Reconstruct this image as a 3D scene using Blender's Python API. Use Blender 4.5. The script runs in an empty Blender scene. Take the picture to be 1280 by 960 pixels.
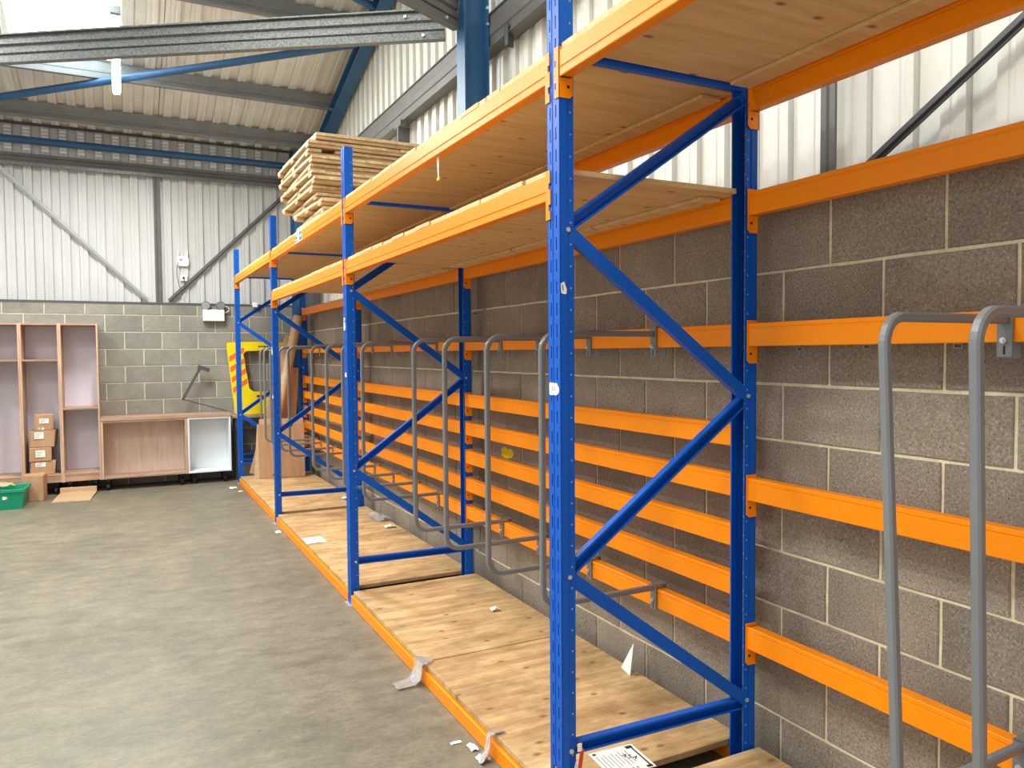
import bpy, math, random
from mathutils import Vector, Matrix
random.seed(7)
sc = bpy.context.scene
C = bpy.context.collection
TAU = math.tau

# ------------------------------------------------------------------ camera, world, exposure
cam = bpy.data.cameras.new('camera')
cam.sensor_fit = 'HORIZONTAL'; cam.sensor_width = 36.0; cam.lens = 27.05
cam.clip_start = 0.05; cam.clip_end = 200
co = bpy.data.objects.new('camera', cam); C.objects.link(co)
R_ = Vector((0.89171, -0.45255, -0.00767)); U_ = Vector((0.02512, 0.03257, 0.99915)); F_ = Vector((0.45191, 0.89115, -0.04042))
co.matrix_world = Matrix(((R_.x, U_.x, -F_.x, 0), (R_.y, U_.y, -F_.y, 0), (R_.z, U_.z, -F_.z, 1.7028), (0, 0, 0, 1)))
sc.camera = co

w = bpy.data.worlds.new('world'); sc.world = w; w.use_nodes = True
w.node_tree.nodes['Background'].inputs['Color'].default_value = (1.0, 0.985, 0.95, 1)
w.node_tree.nodes['Background'].inputs['Strength'].default_value = 0.95

sc.view_settings.view_transform = 'Standard'; sc.view_settings.look = 'None'
sc.view_settings.exposure = 0.0; sc.view_settings.gamma = 1.0
sc.view_settings.use_curve_mapping = False
sc.cycles.use_denoising = True
sc.cycles.max_bounces = 8; sc.cycles.diffuse_bounces = 4
sc.cycles.sample_clamp_indirect = 6.0

BATTEN_POWER = 55.0; FAR_ROW_POWER = 220.0       # each suspended batten light
ROOFLIGHT_STRENGTH = 8.0  # daylight coming through the translucent roof sheets

# ------------------------------------------------------------------ materials
def lin(c):
    return tuple((x/12.92 if x <= 0.04045 else ((x+0.055)/1.055)**2.4) for x in [v/255 for v in c])
def mat(name, rgb, rough=0.5, metal=0.0, spec=0.5, coat=0.0):
    m = bpy.data.materials.new(name); m.use_nodes = True
    b = m.node_tree.nodes['Principled BSDF']
    b.inputs['Base Color'].default_value = (*lin(rgb), 1)
    b.inputs['Roughness'].default_value = rough; b.inputs['Metallic'].default_value = metal
    b.inputs['Specular IOR Level'].default_value = spec
    b.inputs['Coat Weight'].default_value = coat
    return m
class NT:
    def __init__(s, m): s.m = m; s.n = m.node_tree.nodes; s.l = m.node_tree.links; s.b = s.n['Principled BSDF']
    def add(s, t, **kw):
        n = s.n.new(t)
        for k, v in kw.items(): setattr(n, k, v)
        return n
    def pos(s, scale, rnd=True):
        g = s.add('ShaderNodeNewGeometry'); mp = s.add('ShaderNodeMapping'); mp.inputs['Scale'].default_value = scale
        s.l.new(g.outputs['Position'], mp.inputs['Vector'])
        if rnd:
            oi = s.add('ShaderNodeObjectInfo'); cx = s.add('ShaderNodeCombineXYZ')
            mu = s.add('ShaderNodeMath', operation='MULTIPLY'); mu.inputs[1].default_value = 57.0
            s.l.new(oi.outputs['Random'], mu.inputs[0])
            for i in range(3): s.l.new(mu.outputs[0], cx.inputs[i])
            s.l.new(cx.outputs[0], mp.inputs['Location'])
        return mp.outputs['Vector']
    def noise(s, vec, scale, detail=4, rough=0.55):
        n = s.add('ShaderNodeTexNoise'); n.inputs['Scale'].default_value = scale
        n.inputs['Detail'].default_value = detail; n.inputs['Roughness'].default_value = rough
        s.l.new(vec, n.inputs['Vector']); return n.outputs['Fac']
    def ramp(s, fac, stops):
        r = s.add('ShaderNodeValToRGB'); e = r.color_ramp.elements
        while len(e) < len(stops): e.new(0.5)
        for el, (p, c) in zip(e, stops):
            el.position = p; el.color = (*lin(c), 1) if len(c) == 3 else c
        s.l.new(fac, r.inputs['Fac']); return r.outputs['Color']
    def mix(s, fac, a, b, mode='MIX'):
        n = s.add('ShaderNodeMix', data_type='RGBA', blend_type=mode)
        if isinstance(fac, (int, float)): n.inputs['Factor'].default_value = fac
        else: s.l.new(fac, n.inputs['Factor'])
        for v, i in ((a, 6), (b, 7)):
            if isinstance(v, tuple): n.inputs[i].default_value = v
            else: s.l.new(v, n.inputs[i])
        return n.outputs[2]
    def bump(s, h, strength, dist=0.01):
        n = s.add('ShaderNodeBump'); n.inputs['Strength'].default_value = strength; n.inputs['Distance'].default_value = dist
        s.l.new(h, n.inputs['Height']); s.l.new(n.outputs['Normal'], s.b.inputs['Normal'])
    def base(s, c): s.l.new(c, s.b.inputs['Base Color'])

def grey(v): return (v, v, v, 1)

def paint(name, rgb, rough=0.38, wear=0.12, scale=3.0, spec=0.5):
    m = mat(name, rgb, rough, 0.0, spec); t = NT(m)
    n = t.noise(t.pos((1, 1, 1)), scale, 6, 0.65)
    f = t.ramp(n, [(0.3, grey(1-wear)), (0.7, grey(1.0))])
    t.base(t.mix(1.0, (*lin(rgb), 1), f, 'MULTIPLY'))
    n2 = t.noise(t.pos((1, 1, 1)), 40, 2)
    t.bump(n2, 0.04, 0.002)
    return m

M = {}
M['orange'] = paint('orange_powder_coat', (255, 146, 0), 0.40, 0.06, 3.0, 0.28)
M['blue'] = paint('blue_powder_coat', (0, 90, 196), 0.40, 0.10, 3.0, 0.3)
M['steel_blue'] = paint('blue_structural_paint', (42, 92, 138), 0.45, 0.18, 5)
M['grey_tube'] = paint('grey_powder_coat', (120, 123, 125), 0.33, 0.08)
M['rail'] = paint('dull_galvanised_steel', (102, 102, 100), 0.5, 0.22, 6)
M['purlin'] = paint('galvanised_purlin_steel', (136, 138, 139), 0.5, 0.18, 6)
M['dark'] = mat('dark_hole_shade', (16, 18, 26), 0.8)
M['hole_disc'] = mat('pale_hole_disc', (150, 160, 176), 0.4, 0.2)  # pale colour of the discs drawn at the fixing holes
M['zinc'] = mat('zinc_bolt', (210, 212, 214), 0.3, 0.6)
M['black'] = mat('black_plastic', (26, 28, 30), 0.5)
M['dark_grey'] = mat('dark_grey_steel', (78, 82, 84), 0.5)
M['white_plastic'] = mat('white_plastic', (238, 238, 236), 0.4)
M['lens_grey'] = mat('grey_lamp_lens', (150, 155, 160), 0.25)
M['paper'] = mat('white_paper', (242, 240, 234), 0.7)
M['ink'] = mat('black_ink', (30, 30, 32), 0.7)
M['ink_grey'] = mat('grey_ink', (150, 148, 146), 0.7)
M['tape_red'] = mat('red_tape', (196, 60, 52), 0.5)
M['tape_blue'] = mat('pale_blue_film', (190, 215, 235), 0.3)
M['sign_green'] = mat('sign_green', (30, 120, 104), 0.4)
M['crate_green'] = mat('green_plastic', (0, 150, 112), 0.4)
M['crate_blue'] = mat('dark_blue_plastic', (30, 58, 100), 0.5)
M['tub_grey'] = mat('grey_plastic', (140, 142, 150), 0.5)
M['white_melamine'] = mat('white_melamine', (240, 247, 250), 0.35)
M['chevron'] = mat('orange_reflective', (226, 106, 40), 0.4)
M['amber'] = mat('yellow_tip', (240, 200, 30), 0.4)
M['rubber'] = mat('black_rubber', (22, 22, 24), 0.7)

def galv():
    m = mat('galvanised_spangle', (150, 154, 152), 0.42, 0.55); t = NT(m)
    v = t.add('ShaderNodeTexVoronoi'); v.inputs['Scale'].default_value = 90; t.l.new(t.pos((1, 1, 1)), v.inputs['Vector'])
    c = t.ramp(v.outputs['Color'], [(0.1, (86, 90, 88)), (0.9, (124, 128, 126))]); t.base(c); return m
M['galv'] = galv()
M['galv_light'] = mat('bright_galvanised_steel', (168, 172, 172), 0.35, 0.5)

def clad(name, rgb):
    m = mat(name, rgb, 0.45); t = NT(m)
    n = t.noise(t.pos((1, 1, 0.35)), 2.2, 6, 0.7)
    t.base(t.mix(1.0, (*lin(rgb), 1), t.ramp(n, [(0.3, grey(0.86)), (0.65, grey(1.0))]), 'MULTIPLY')); return m
M['clad'] = clad('white_liner_sheet', (222, 221, 213))
M['clad_far'] = clad('grey_white_liner_sheet', (200, 202, 202))
M['roofclad'] = clad('pale_roof_liner_sheet', (230, 229, 224))

def block(name, shades):
    m = mat(name, (128, 120, 108), 0.9); t = NT(m)
    v = t.pos((1, 1, 1))
    n = t.noise(v, 120, 5, 0.72)
    c = t.ramp(n, list(zip((0.26, 0.44, 0.58, 0.76), shades)))
    big = t.noise(v, 3.0, 4, 0.6)
    c = t.mix(1.0, c, t.ramp(big, [(0.3, grey(0.76)), (0.7, grey(1.06))]), 'MULTIPLY')
    vo = t.add('ShaderNodeTexVoronoi'); vo.inputs['Scale'].default_value = 70; t.l.new(v, vo.inputs['Vector'])
    pit = t.ramp(vo.outputs['Distance'], [(0.10, grey(1.0)), (0.22, grey(0.0))])
    pn = t.ramp(t.noise(v, 30, 2), [(0.56, grey(0.0)), (0.62, grey(1.0))])
    pit = t.mix(1.0, pit, pn, 'MULTIPLY')
    c = t.mix(pit, c, (*lin((40, 35, 30)), 1))
    oi = t.add('ShaderNodeObjectInfo')
    c = t.mix(1.0, c, t.ramp(oi.outputs['Random'], [(0.0, grey(0.86)), (1.0, grey(1.08))]), 'MULTIPLY')
    t.base(c); t.bump(n, 0.5, 0.006); return m
M['block'] = block('warm_concrete_block', ((88, 79, 68), (142, 131, 117), (162, 151, 136), (214, 206, 190)))
M['block_far'] = block('daylit_concrete_block', ((120, 117, 108), (146, 143, 134), (158, 155, 146), (192, 190, 181)))  # far copy of the blocks: cooler, brighter daylight painted into the shades
def mortar(name, a, b):
    m = mat(name, (186, 172, 136), 0.9); t = NT(m); v = t.pos((1, 1, 1), False)
    t.base(t.ramp(t.noise(v, 16, 5, 0.7), [(0.3, a), (0.7, b)]))
    t.bump(t.noise(v, 90, 4), 0.35, 0.006); return m
M['mortar'] = mortar('mortar', (206, 193, 158), (240, 231, 200))
M['mortar_far'] = mortar('daylit_mortar', (196, 191, 174), (222, 218, 202))  # same cool far daylight painted into the mortar colour

def concrete():
    m = mat('floor_concrete', (172, 166, 150), 0.5); t = NT(m)
    v = t.pos((1, 1, 1), False); v2 = t.pos((1.0, 1.9, 1), False)
    a = t.noise(v2, 5.0, 10, 0.76); b = t.noise(v, 1.1, 6, 0.66); d = t.noise(v2, 30, 6, 0.78)
    c = t.ramp(a, [(0.30, (102, 97, 84)), (0.47, (121, 115, 99)), (0.66, (141, 134, 115))])
    c = t.mix(1.0, c, t.ramp(b, [(0.36, grey(0.80)), (0.58, grey(1.03))]), 'MULTIPLY')
    c = t.mix(1.0, c, t.ramp(d, [(0.34, grey(0.80)), (0.58, grey(1.05))]), 'MULTIPLY')
    st = t.ramp(t.noise(v, 6.5, 4, 0.6), [(0.63, grey(0.0)), (0.74, grey(0.55))])
    c = t.mix(st, c, (*lin((112, 107, 97)), 1))
    sp = t.add('ShaderNodeTexVoronoi'); sp.inputs['Scale'].default_value = 2.6; t.l.new(v, sp.inputs['Vector'])
    c = t.mix(t.ramp(sp.outputs['Distance'], [(0.016, grey(0.7)), (0.028, grey(0.0))]), c, (*lin((70, 66, 60)), 1))
    t.base(c); t.l.new(t.ramp(a, [(0.3, grey(0.40)), (0.7, grey(0.58))]), t.b.inputs['Roughness'])
    t.bump(d, 0.12, 0.004); return m
M['floor'] = concrete()

def wood(name, lo, mid, hi, grain='X', knots=True, streak=1.0, dirt=0.0):
    m = mat(name, mid, 0.62); t = NT(m)
    s = {'X': (0.9, 9, 9), 'Y': (9, 0.9, 9), 'Z': (9, 9, 0.9)}[grain]
    v = t.pos(s)
    n = t.noise(v, 2.4, 6, 0.6)
    c = t.ramp(n, [(0.28, lo), (0.5, mid), (0.72, hi)])
    f = t.noise(v, 14, 3, 0.6)
    c = t.mix(1.0, c, t.ramp(f, [(0.3, grey(1-0.18*streak)), (0.6, grey(1.0))]), 'MULTIPLY')
    if dirt:
        dn = t.noise(t.pos((2.2, 3.2, 3), False), 1.5, 7, 0.68)
        c = t.mix(t.ramp(dn, [(0.44, grey(0.0)), (0.72, grey(dirt))]), c, (*lin((128, 96, 60)), 1))
    if knots:
        ks = {'X': (2.6, 4.6, 0.0), 'Y': (4.6, 2.6, 0.0), 'Z': (4.6, 0.0, 2.6)}[grain]
        vo = t.add('ShaderNodeTexVoronoi', voronoi_dimensions='2D'); vo.inputs['Scale'].default_value = 1.0; t.l.new(t.pos(ks), vo.inputs['Vector'])
        k = t.ramp(vo.outputs['Distance'], [(0.02, grey(0.85)), (0.07, grey(0.0))])
        c = t.mix(k, c, (*lin((112, 76, 42)), 1))
    t.base(c); t.bump(f, 0.08, 0.003); return m
M['deck'] = wood('pine_ply_deck', (176, 136, 88), (206, 170, 120), (228, 198, 150), streak=1.1, dirt=0.75)
M['plank'] = wood('pine_plank', (210, 172, 118), (224, 188, 134), (234, 202, 152), streak=0.5)
M['timber'] = wood('pale_sawn_timber', (196, 164, 118), (222, 194, 150), (238, 218, 178), 'Y', False)
M['timber_end'] = wood('sawn_timber_batten', (176, 140, 100), (206, 170, 126), (226, 196, 152), 'X', False)
M['oak'] = wood('oak_effect_board', (186, 152, 126), (204, 172, 146), (216, 188, 164), 'Z', False, 0.8)
M['oak_x'] = wood('oak_effect_worktop', (150, 118, 96), (180, 146, 122), (200, 168, 144), 'X', False, 0.8)
M['back_oak'] = wood('pale_oak_back_panel', (208, 184, 168), (222, 200, 186), (230, 212, 200), 'Z', False, 0.5)
M['back'] = mat('lavender_grey_back_panel', (222, 219, 234), 0.3)
M['card'] = wood('brown_cardboard', (172, 134, 100), (182, 144, 110), (190, 152, 118), 'Z', False, 0.2)
M['card_light'] = wood('light_cardboard', (184, 152, 116), (194, 162, 126), (202, 172, 136), 'X', False, 0.2)
M['yellow'] = paint('yellow_vehicle_paint', (238, 214, 18), 0.3, 0.08)

def film():
    m = mat('clear_polythene', (240, 240, 240), 0.15); b = m.node_tree.nodes['Principled BSDF']
    b.inputs['Transmission Weight'].default_value = 0.75; b.inputs['IOR'].default_value = 1.15; return m
M['film'] = film()
def emit(name, rgb, strength):
    m = mat(name, rgb, 0.4); b = m.node_tree.nodes['Principled BSDF']
    b.inputs['Emission Color'].default_value = (*lin(rgb), 1); b.inputs['Emission Strength'].default_value = strength; return m
M['skylight'] = emit('translucent_rooflight_sheet', (236, 250, 252), ROOFLIGHT_STRENGTH)
M['led'] = emit('led_diffuser', (255, 250, 240), 30.0)

# ------------------------------------------------------------------ mesh helpers
class MB:
    """collects shapes into one mesh"""
    def __init__(s): s.v = []; s.f = []; s.mi = []; s.sm = []
    def add(s, vs, fs, mi=0, smooth=False):
        o = len(s.v); s.v += [tuple(p) for p in vs]
        for f in fs: s.f.append(tuple(i+o for i in f)); s.mi.append(mi); s.sm.append(smooth)
        return s
    def box(s, x0, x1, y0, y1, z0, z1, mi=0, m=None):
        v = [(x0,y0,z0),(x1,y0,z0),(x1,y1,z0),(x0,y1,z0),(x0,y0,z1),(x1,y0,z1),(x1,y1,z1),(x0,y1,z1)]
        if m: v = [m @ Vector(p) for p in v]
        return s.add(v, [(0,3,2,1),(4,5,6,7),(0,1,5,4),(1,2,6,5),(2,3,7,6),(3,0,4,7)], mi)
    def cbox(s, x0, x1, y0, y1, z0, z1, b=0.003, mi=0, m=None):
        """box with chamfered edges (24 vertices)"""
        b = min(b, (x1-x0)/2.01, (y1-y0)/2.01, (z1-z0)/2.01)
        xs, ys, zs = (x0, x1), (y0, y1), (z0, z1); v = []; idx = {}
        for i in (0,1):
            for j in (0,1):
                for k in (0,1):
                    sx = b if i == 0 else -b; sy = b if j == 0 else -b; sz = b if k == 0 else -b
                    idx[i,j,k,0] = len(v); v.append((xs[i], ys[j]+sy, zs[k]+sz))
                    idx[i,j,k,1] = len(v); v.append((xs[i]+sx, ys[j], zs[k]+sz))
                    idx[i,j,k,2] = len(v); v.append((xs[i]+sx, ys[j]+sy, zs[k]))
        F = []
        def q(l, want):
            a, bb, c = (Vector(v[t]) for t in l[:3]); n = (bb-a).cross(c-a)
            F.append(tuple(l) if n.dot(want) > 0 else tuple(reversed(l)))
        ctr = Vector(((x0+x1)/2, (y0+y1)/2, (z0+z1)/2))
        for i in (0,1): q([idx[i,0,0,0],idx[i,1,0,0],idx[i,1,1,0],idx[i,0,1,0]], Vector((1 if i else -1,0,0)))
        for j in (0,1): q([idx[0,j,0,1],idx[1,j,0,1],idx[1,j,1,1],idx[0,j,1,1]], Vector((0,1 if j else -1,0)))
        for k in (0,1): q([idx[0,0,k,2],idx[1,0,k,2],idx[1,1,k,2],idx[0,1,k,2]], Vector((0,0,1 if k else -1)))
        sg = lambda t: 1 if t else -1
        for i in (0,1):
            for j in (0,1): q([idx[i,j,0,0],idx[i,j,1,0],idx[i,j,1,1],idx[i,j,0,1]], Vector((sg(i),sg(j),0)))
            for k in (0,1): q([idx[i,0,k,0],idx[i,1,k,0],idx[i,1,k,2],idx[i,0,k,2]], Vector((sg(i),0,sg(k))))
        for j in (0,1):
            for k in (0,1): q([idx[0,j,k,1],idx[1,j,k,1],idx[1,j,k,2],idx[0,j,k,2]], Vector((0,sg(j),sg(k))))
        for i in (0,1):
            for j in (0,1):
                for k in (0,1): q([idx[i,j,k,0],idx[i,j,k,1],idx[i,j,k,2]], Vector((sg(i),sg(j),sg(k))))
        if m: v = [m @ Vector(p) for p in v]
        return s.add(v, F, mi)
    def extrude(s, prof, a, b, u, w, mi=0, smooth=False, caps=True):
        """closed profile of (p,q) pairs swept from a to b; p runs along u, q along w"""
        a, b, u, w = Vector(a), Vector(b), Vector(u), Vector(w); n = len(prof)
        v = [a+u*p+w*q for p, q in prof] + [b+u*p+w*q for p, q in prof]
        area = sum(prof[i][0]*prof[(i+1)%n][1]-prof[(i+1)%n][0]*prof[i][1] for i in range(n))
        flip = (area > 0) != (u.cross(w).dot(b-a) > 0)
        f = []
        for i in range(n):
            j = (i+1) % n
            f.append((i, j, n+j, n+i) if not flip else (j, i, n+i, n+j))
        if caps:
            c0 = tuple(range(n)); c1 = tuple(range(n, 2*n))
            if not flip: f += [tuple(reversed(c0)), c1]
            else: f += [c0, tuple(reversed(c1))]
        return s.add(v, f, mi, smooth)
    def cyl(s, a, b, r, n=12, mi=0, r2=None, smooth=True, caps=True):
        a, b = Vector(a), Vector(b); d = (b-a).normalized()
        u = d.orthogonal().normalized(); w = d.cross(u); r2 = r if r2 is None else r2
        v = [a+(u*math.cos(TAU*i/n)+w*math.sin(TAU*i/n))*r for i in range(n)] + [b+(u*math.cos(TAU*i/n)+w*math.sin(TAU*i/n))*r2 for i in range(n)]
        s.add(v, [(i, (i+1)%n, n+(i+1)%n, n+i) for i in range(n)], mi, smooth)
        if caps: s.add(v, [tuple(reversed(range(n))), tuple(range(n, 2*n))], mi)
        return s
    def sweep(s, pts, prof, side, mi=0, smooth=True):
        """profile (p,q) swept along a planar path; 'side' is the plane normal (q axis)"""
        side = Vector(side).normalized(); pts = [Vector(p) for p in pts]; n = len(prof); v = []
        for i, p in enumerate(pts):
            t0 = (pts[i]-pts[i-1]).normalized() if i else (pts[1]-pts[0]).normalized()
            t1 = (pts[i+1]-pts[i]).normalized() if i < len(pts)-1 else t0
            t = (t0+t1).normalized(); k = 1/max(0.3, t.dot(t0)); nn = side.cross(t).normalized()
            v += [p+nn*(a*k)+side*b for a, b in prof]
        f = []
        for i in range(len(pts)-1):
            for j in range(n):
                k = (j+1) % n; f.append((i*n+j, i*n+k, (i+1)*n+k, (i+1)*n+j))
        s.add(v, f, mi, smooth)
        return s.add(v, [tuple(reversed(range(n))), tuple(range((len(pts)-1)*n, len(pts)*n))], mi)
    def tube(s, pts, r, n=8, mi=0):
        pts = [Vector(p) for p in pts]; v = []; up = Vector((0.31, 0.22, 0.93))
        for i, p in enumerate(pts):
            t = (pts[min(i+1, len(pts)-1)]-pts[max(i-1, 0)]).normalized()
            u = t.cross(up)
            if u.length < 0.05: u = t.cross(Vector((1, 0, 0)))
            u.normalize(); w_ = t.cross(u)
            v += [p+(u*math.cos(TAU*j/n)+w_*math.sin(TAU*j/n))*r for j in range(n)]
        f = [(i*n+j, i*n+(j+1)%n, (i+1)*n+(j+1)%n, (i+1)*n+j) for i in range(len(pts)-1) for j in range(n)]
        s.add(v, f, mi, True)
        return s.add(v, [tuple(reversed(range(n))), tuple(range((len(pts)-1)*n, len(pts)*n))], mi)
    def mesh(s, name, mats):
        me = bpy.data.meshes.new(name); me.from_pydata(s.v, [], s.f); me.update()
        for m in (mats if isinstance(mats, (list, tuple)) else [mats]): me.materials.append(m)
        me.polygons.foreach_set('material_index', s.mi); me.polygons.foreach_set('use_smooth', s.sm)
        return me

def put(name, me, parent=None, loc=(0, 0, 0), rot=(0, 0, 0), mats=None):
    if isinstance(me, MB): me = me.mesh(name, mats)
    o = bpy.data.objects.new(name, me); C.objects.link(o)
    o.location = loc; o.rotation_euler = rot
    if parent: o.parent = parent
    return o
def tag(o, label, cat, group=None, kind=None):
    o['label'] = label; o['category'] = cat
    if group: o['group'] = group
    if kind: o['kind'] = kind
    return o
def thing(name, label, cat, loc=(0, 0, 0), rot=(0, 0, 0), group=None):
    o = bpy.data.objects.new(name, None); C.objects.link(o); o.location = loc; o.rotation_euler = rot
    o.empty_display_size = 0.1
    return tag(o, label, cat, group)
def struct(o): o['kind'] = 'structure'; return o
def copy_tree(o, parent=None):
    c = o.copy(); C.objects.link(c)
    if parent: c.parent = parent
    for ch in list(o.children): copy_tree(ch, c)
    return c
def box_obj(name, b, m, parent=None, ch=0.003):
    """box mesh whose origin sits at its base centre"""
    x0, x1, y0, y1, z0, z1 = b; cx, cy = (x0+x1)/2, (y0+y1)/2
    return put(name, MB().cbox(x0-cx, x1-cx, y0-cy, y1-cy, 0, z1-z0, ch), parent, (cx, cy, z0), mats=m)
def text(name, body, size, m, parent, mw, align='CENTER', extr=0.0004):
    cu = bpy.data.curves.new(name, 'FONT'); cu.body = body; cu.size = size; cu.align_x = align; cu.align_y = 'CENTER'; cu.extrude = extr
    cu.materials.append(m); t = bpy.data.objects.new('lettering', cu); C.objects.link(t); bpy.context.view_layer.update()
    me = bpy.data.meshes.new_from_object(t.evaluated_get(bpy.context.evaluated_depsgraph_get()))
    bpy.data.objects.remove(t); me.name = name
    o = put(name, me, parent); o.matrix_local = mw
    return o
def axes(x, y, z, o): # matrix from axes
    return Matrix(((x[0],y[0],z[0],o[0]),(x[1],y[1],z[1],o[1]),(x[2],y[2],z[2],o[2]),(0,0,0,1)))
AISLE = lambda p: axes((0,-1,0),(0,0,1),(-1,0,0), p)   # text facing the aisle (-X)
NEARF = lambda p: axes((1,0,0),(0,0,1),(0,-1,0), p)    # text facing the camera side (-Y)

# ------------------------------------------------------------------ room shell
XW, YW, TOP, TOPR = 2.348, 11.379, 2.385, 2.335          # block faces and block wall top
fl = struct(put('floor', MB().box(-7, 2.7, -3.2, 11.7, -0.15, 0), mats=M['floor']))

def wall_blocks(parent, axis, base, lo, hi, off_even, off_odd, top, bm):
    meshes = {}; n = 0
    for row in range(11):
        z0 = row*0.225; z1 = min(z0+0.2125, top)
        if top == TOPR and row == 9: z1 = 2.285   # the cut course under the cladding is a little taller on the gable
        if top == TOPR and row == 10: z0 = 2.298
        off = off_even if row % 2 == 0 else off_odd
        k = math.floor((lo-off)/0.45)
        while off+k*0.45 < hi:
            a = max(off+k*0.45+0.0065, lo); b = min(off+(k+1)*0.45-0.0065, hi); k += 1
            if b-a < 0.02: continue
            key = (round(b-a, 3), round(z1-z0, 3), random.randrange(3) if b-a > 0.43 else 0)
            if key not in meshes:
                L, H = b-a, z1-z0; r = lambda s=0.002: random.uniform(-s, s)
                # front face with slightly uneven arrises, then a return into the wall
                ring = [(0, 0), (L*0.33, r()), (L*0.66, r()), (L, 0), (L+r(), H*0.5), (L, H), (L*0.66, H+r()), (L*0.33, H+r()), (0, H), (r(), H*0.5)]
                c = Vector((L/2, H/2)); v = []
                for p, q in ring: v.append((p, 0.03, q))
                for p, q in ring: v.append((p, 0.0025, q))
                for p, q in ring: d = (c-Vector((p, q))).normalized()*0.004; v.append((p+d.x, -0.0005+r(0.0006), q+d.y))
                m_ = len(ring); f = [tuple(range(2*m_, 3*m_))]
                for t in (0, 1):
                    f += [(t*m_+i, t*m_+(i+1) % m_, (t+1)*m_+(i+1) % m_, (t+1)*m_+i) for i in range(m_)]
                meshes[key] = MB().add(v, f).mesh('block', M[bm])
            n += 1
            o = bpy.data.objects.new('block', meshes[key]); C.objects.link(o); o.parent = parent
            if axis == 'Y':  # face towards -X : local x -> -Y (start at b), local y -> +X
                o.rotation_euler = (0, 0, -math.pi/2); o.location = (base, b, z0)
            else:
                o.location = (a, base, z0)
    return n

wr = struct(put('wall_right', MB().box(XW+0.0065, 2.72, -1.0, 11.7, 0, TOPR), mats=M['mortar']))
nb = wall_blocks(wr, 'Y', XW, 0.2, YW, 1.3475, 1.3475+0.225, TOPR, 'block')
wf = struct(put('wall_far', MB().box(-7, XW+0.0065, YW+0.0065, 11.72, 0, TOP), mats=M['mortar_far']))
nb2 = wall_blocks(wf, 'X', YW, -2.9, XW, -0.1816+0.225, -0.1816, TOP, 'block_far')

def rib_profile(width, pitch=0.2, depth=0.028, phase=0.0):
    """trapezoidal sheet section: list of (along, out)"""
    p = [(0.0, 0.0)]; x = 0.0; n = round(width/pitch)
    for i in range(n):
        x = i*pitch
        p += [(x+0.046, 0.0), (x+0.0475, -0.004), (x+0.051, -0.004), (x+0.053, depth), (x+0.088, depth), (x+0.094, depth-0.004), (x+0.106, depth-0.004), (x+0.112, depth), (x+0.147, depth), (x+0.149, -0.004), (x+0.1525, -0.004), (x+0.154, 0.0)]
    p.append((n*pitch, 0.0)); return p
def sheet(a0, width, t=0.0012):
    p = rib_profile(width); return [(a0+x, y) for x, y in p] + [(a0+x, y-t) for x, y in reversed(p)]

# gable cladding above the right-hand block wall
XC, YC = 2.66, 11.5
roof_z = lambda y: 4.65+0.273*(11.5-y)
cl = struct(put('wall_right_cladding', MB().box(XC+0.008, XC+0.03, -1, 11.6, TOPR, 8.0), mats=M['clad']))
def right_sheet(y0):
    me = MB(); me.extrude(sheet(0, 1.0), (0, 0, 0), (0, 0, roof_z(y0+1)-TOPR+0.02 + 0.273*0.5), (0, 1, 0), (-1, 0, 0))
    return put('cladding_sheet', me, cl, (XC, y0, TOPR+0.001), mats=M['clad'])
for k in range(-1, 12): right_sheet(0.443+k*1.0)
# cladding of the far wall, with rows of vent slots below the eaves
cf = struct(put('wall_far_cladding', MB().box(-7, XC, YC+0.008, YC+0.03, TOP, 4.72), mats=M['clad_far']))
fsm = MB().extrude(sheet(0, 1.0), (0, 0, 0), (0, 0, 4.66-TOP), (1, 0, 0), (0, -1, 0)).mesh('cladding_sheet', M['clad_far'])
for k in range(-4, 4): put('cladding_sheet', fsm, cf, (-0.449-0.048+k*1.0, YC, TOP+0.001))
vm = MB()
vm.box(-0.042, 0.042, -0.002, 0.0, 0.0, 0.30, 1)
for j in range(7): vm.box(-0.036, 0.036, -0.008, -0.002, 0.008+0.043*j, 0.008+0.043*j+0.02)
vm = vm.mesh('vent_slats', [M['white_plastic'], M['clad_far']])
for k in range(-8, 12):
    x = -0.449-0.048+0.2*k+0.1
    if x < 2.3:
        o = put('vent_slats', vm, cf, (x, YC-0.028, 4.29)); o['kind'] = 'stuff'

# dark flashing along the top of both block walls
struct(put('trim_1', MB().extrude([(0, 0), (0.12, 0.0), (0.12, 0.03), (0.114, 0.03), (0.11, 0.008), (0, 0.008)], (-7, YC-0.005, TOP), (XW, YC-0.005, TOP), (0, -1, 0), (0, 0, 1)), mats=M['dark_grey']))
struct(put('trim_2', MB().extrude([(0, 0), (0.29, 0.0), (0.29, 0.02), (0.28, 0.02), (0.272, 0.006), (0, 0.006)], (XC-0.03, -1, TOPR), (XC-0.03, YW-0.12, TOPR), (-1, 0, 0), (0, 0, 1)), mats=M['rail']))
# eaves angle between roof and far wall
struct(put('trim_3', MB().extrude([(0, 0.0), (0.03, 0.0), (0.03, -0.012), (0.004, -0.03), (0, -0.03)], (-7, YC-0.03, 4.635), (2.4, YC-0.03, 4.635), (0, -1, 0), (0, 0, 1)), mats=M['dark_grey']))

# roof: sheets run down the slope (along Y); a translucent sheet lets the daylight in
ANG = math.atan(0.273); SL = 1/math.cos(ANG)
ce = struct(put('ceiling', MB().extrude([(-7, 0.05), (2.72, 0.05), (2.72, 0.08), (-7, 0.08)], (0, 11.6, roof_z(11.6)), (0, -3.3, roof_z(-3.3)), (1, 0, 0), (0, math.sin(ANG), math.cos(ANG))), mats=M['roofclad']))
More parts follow.
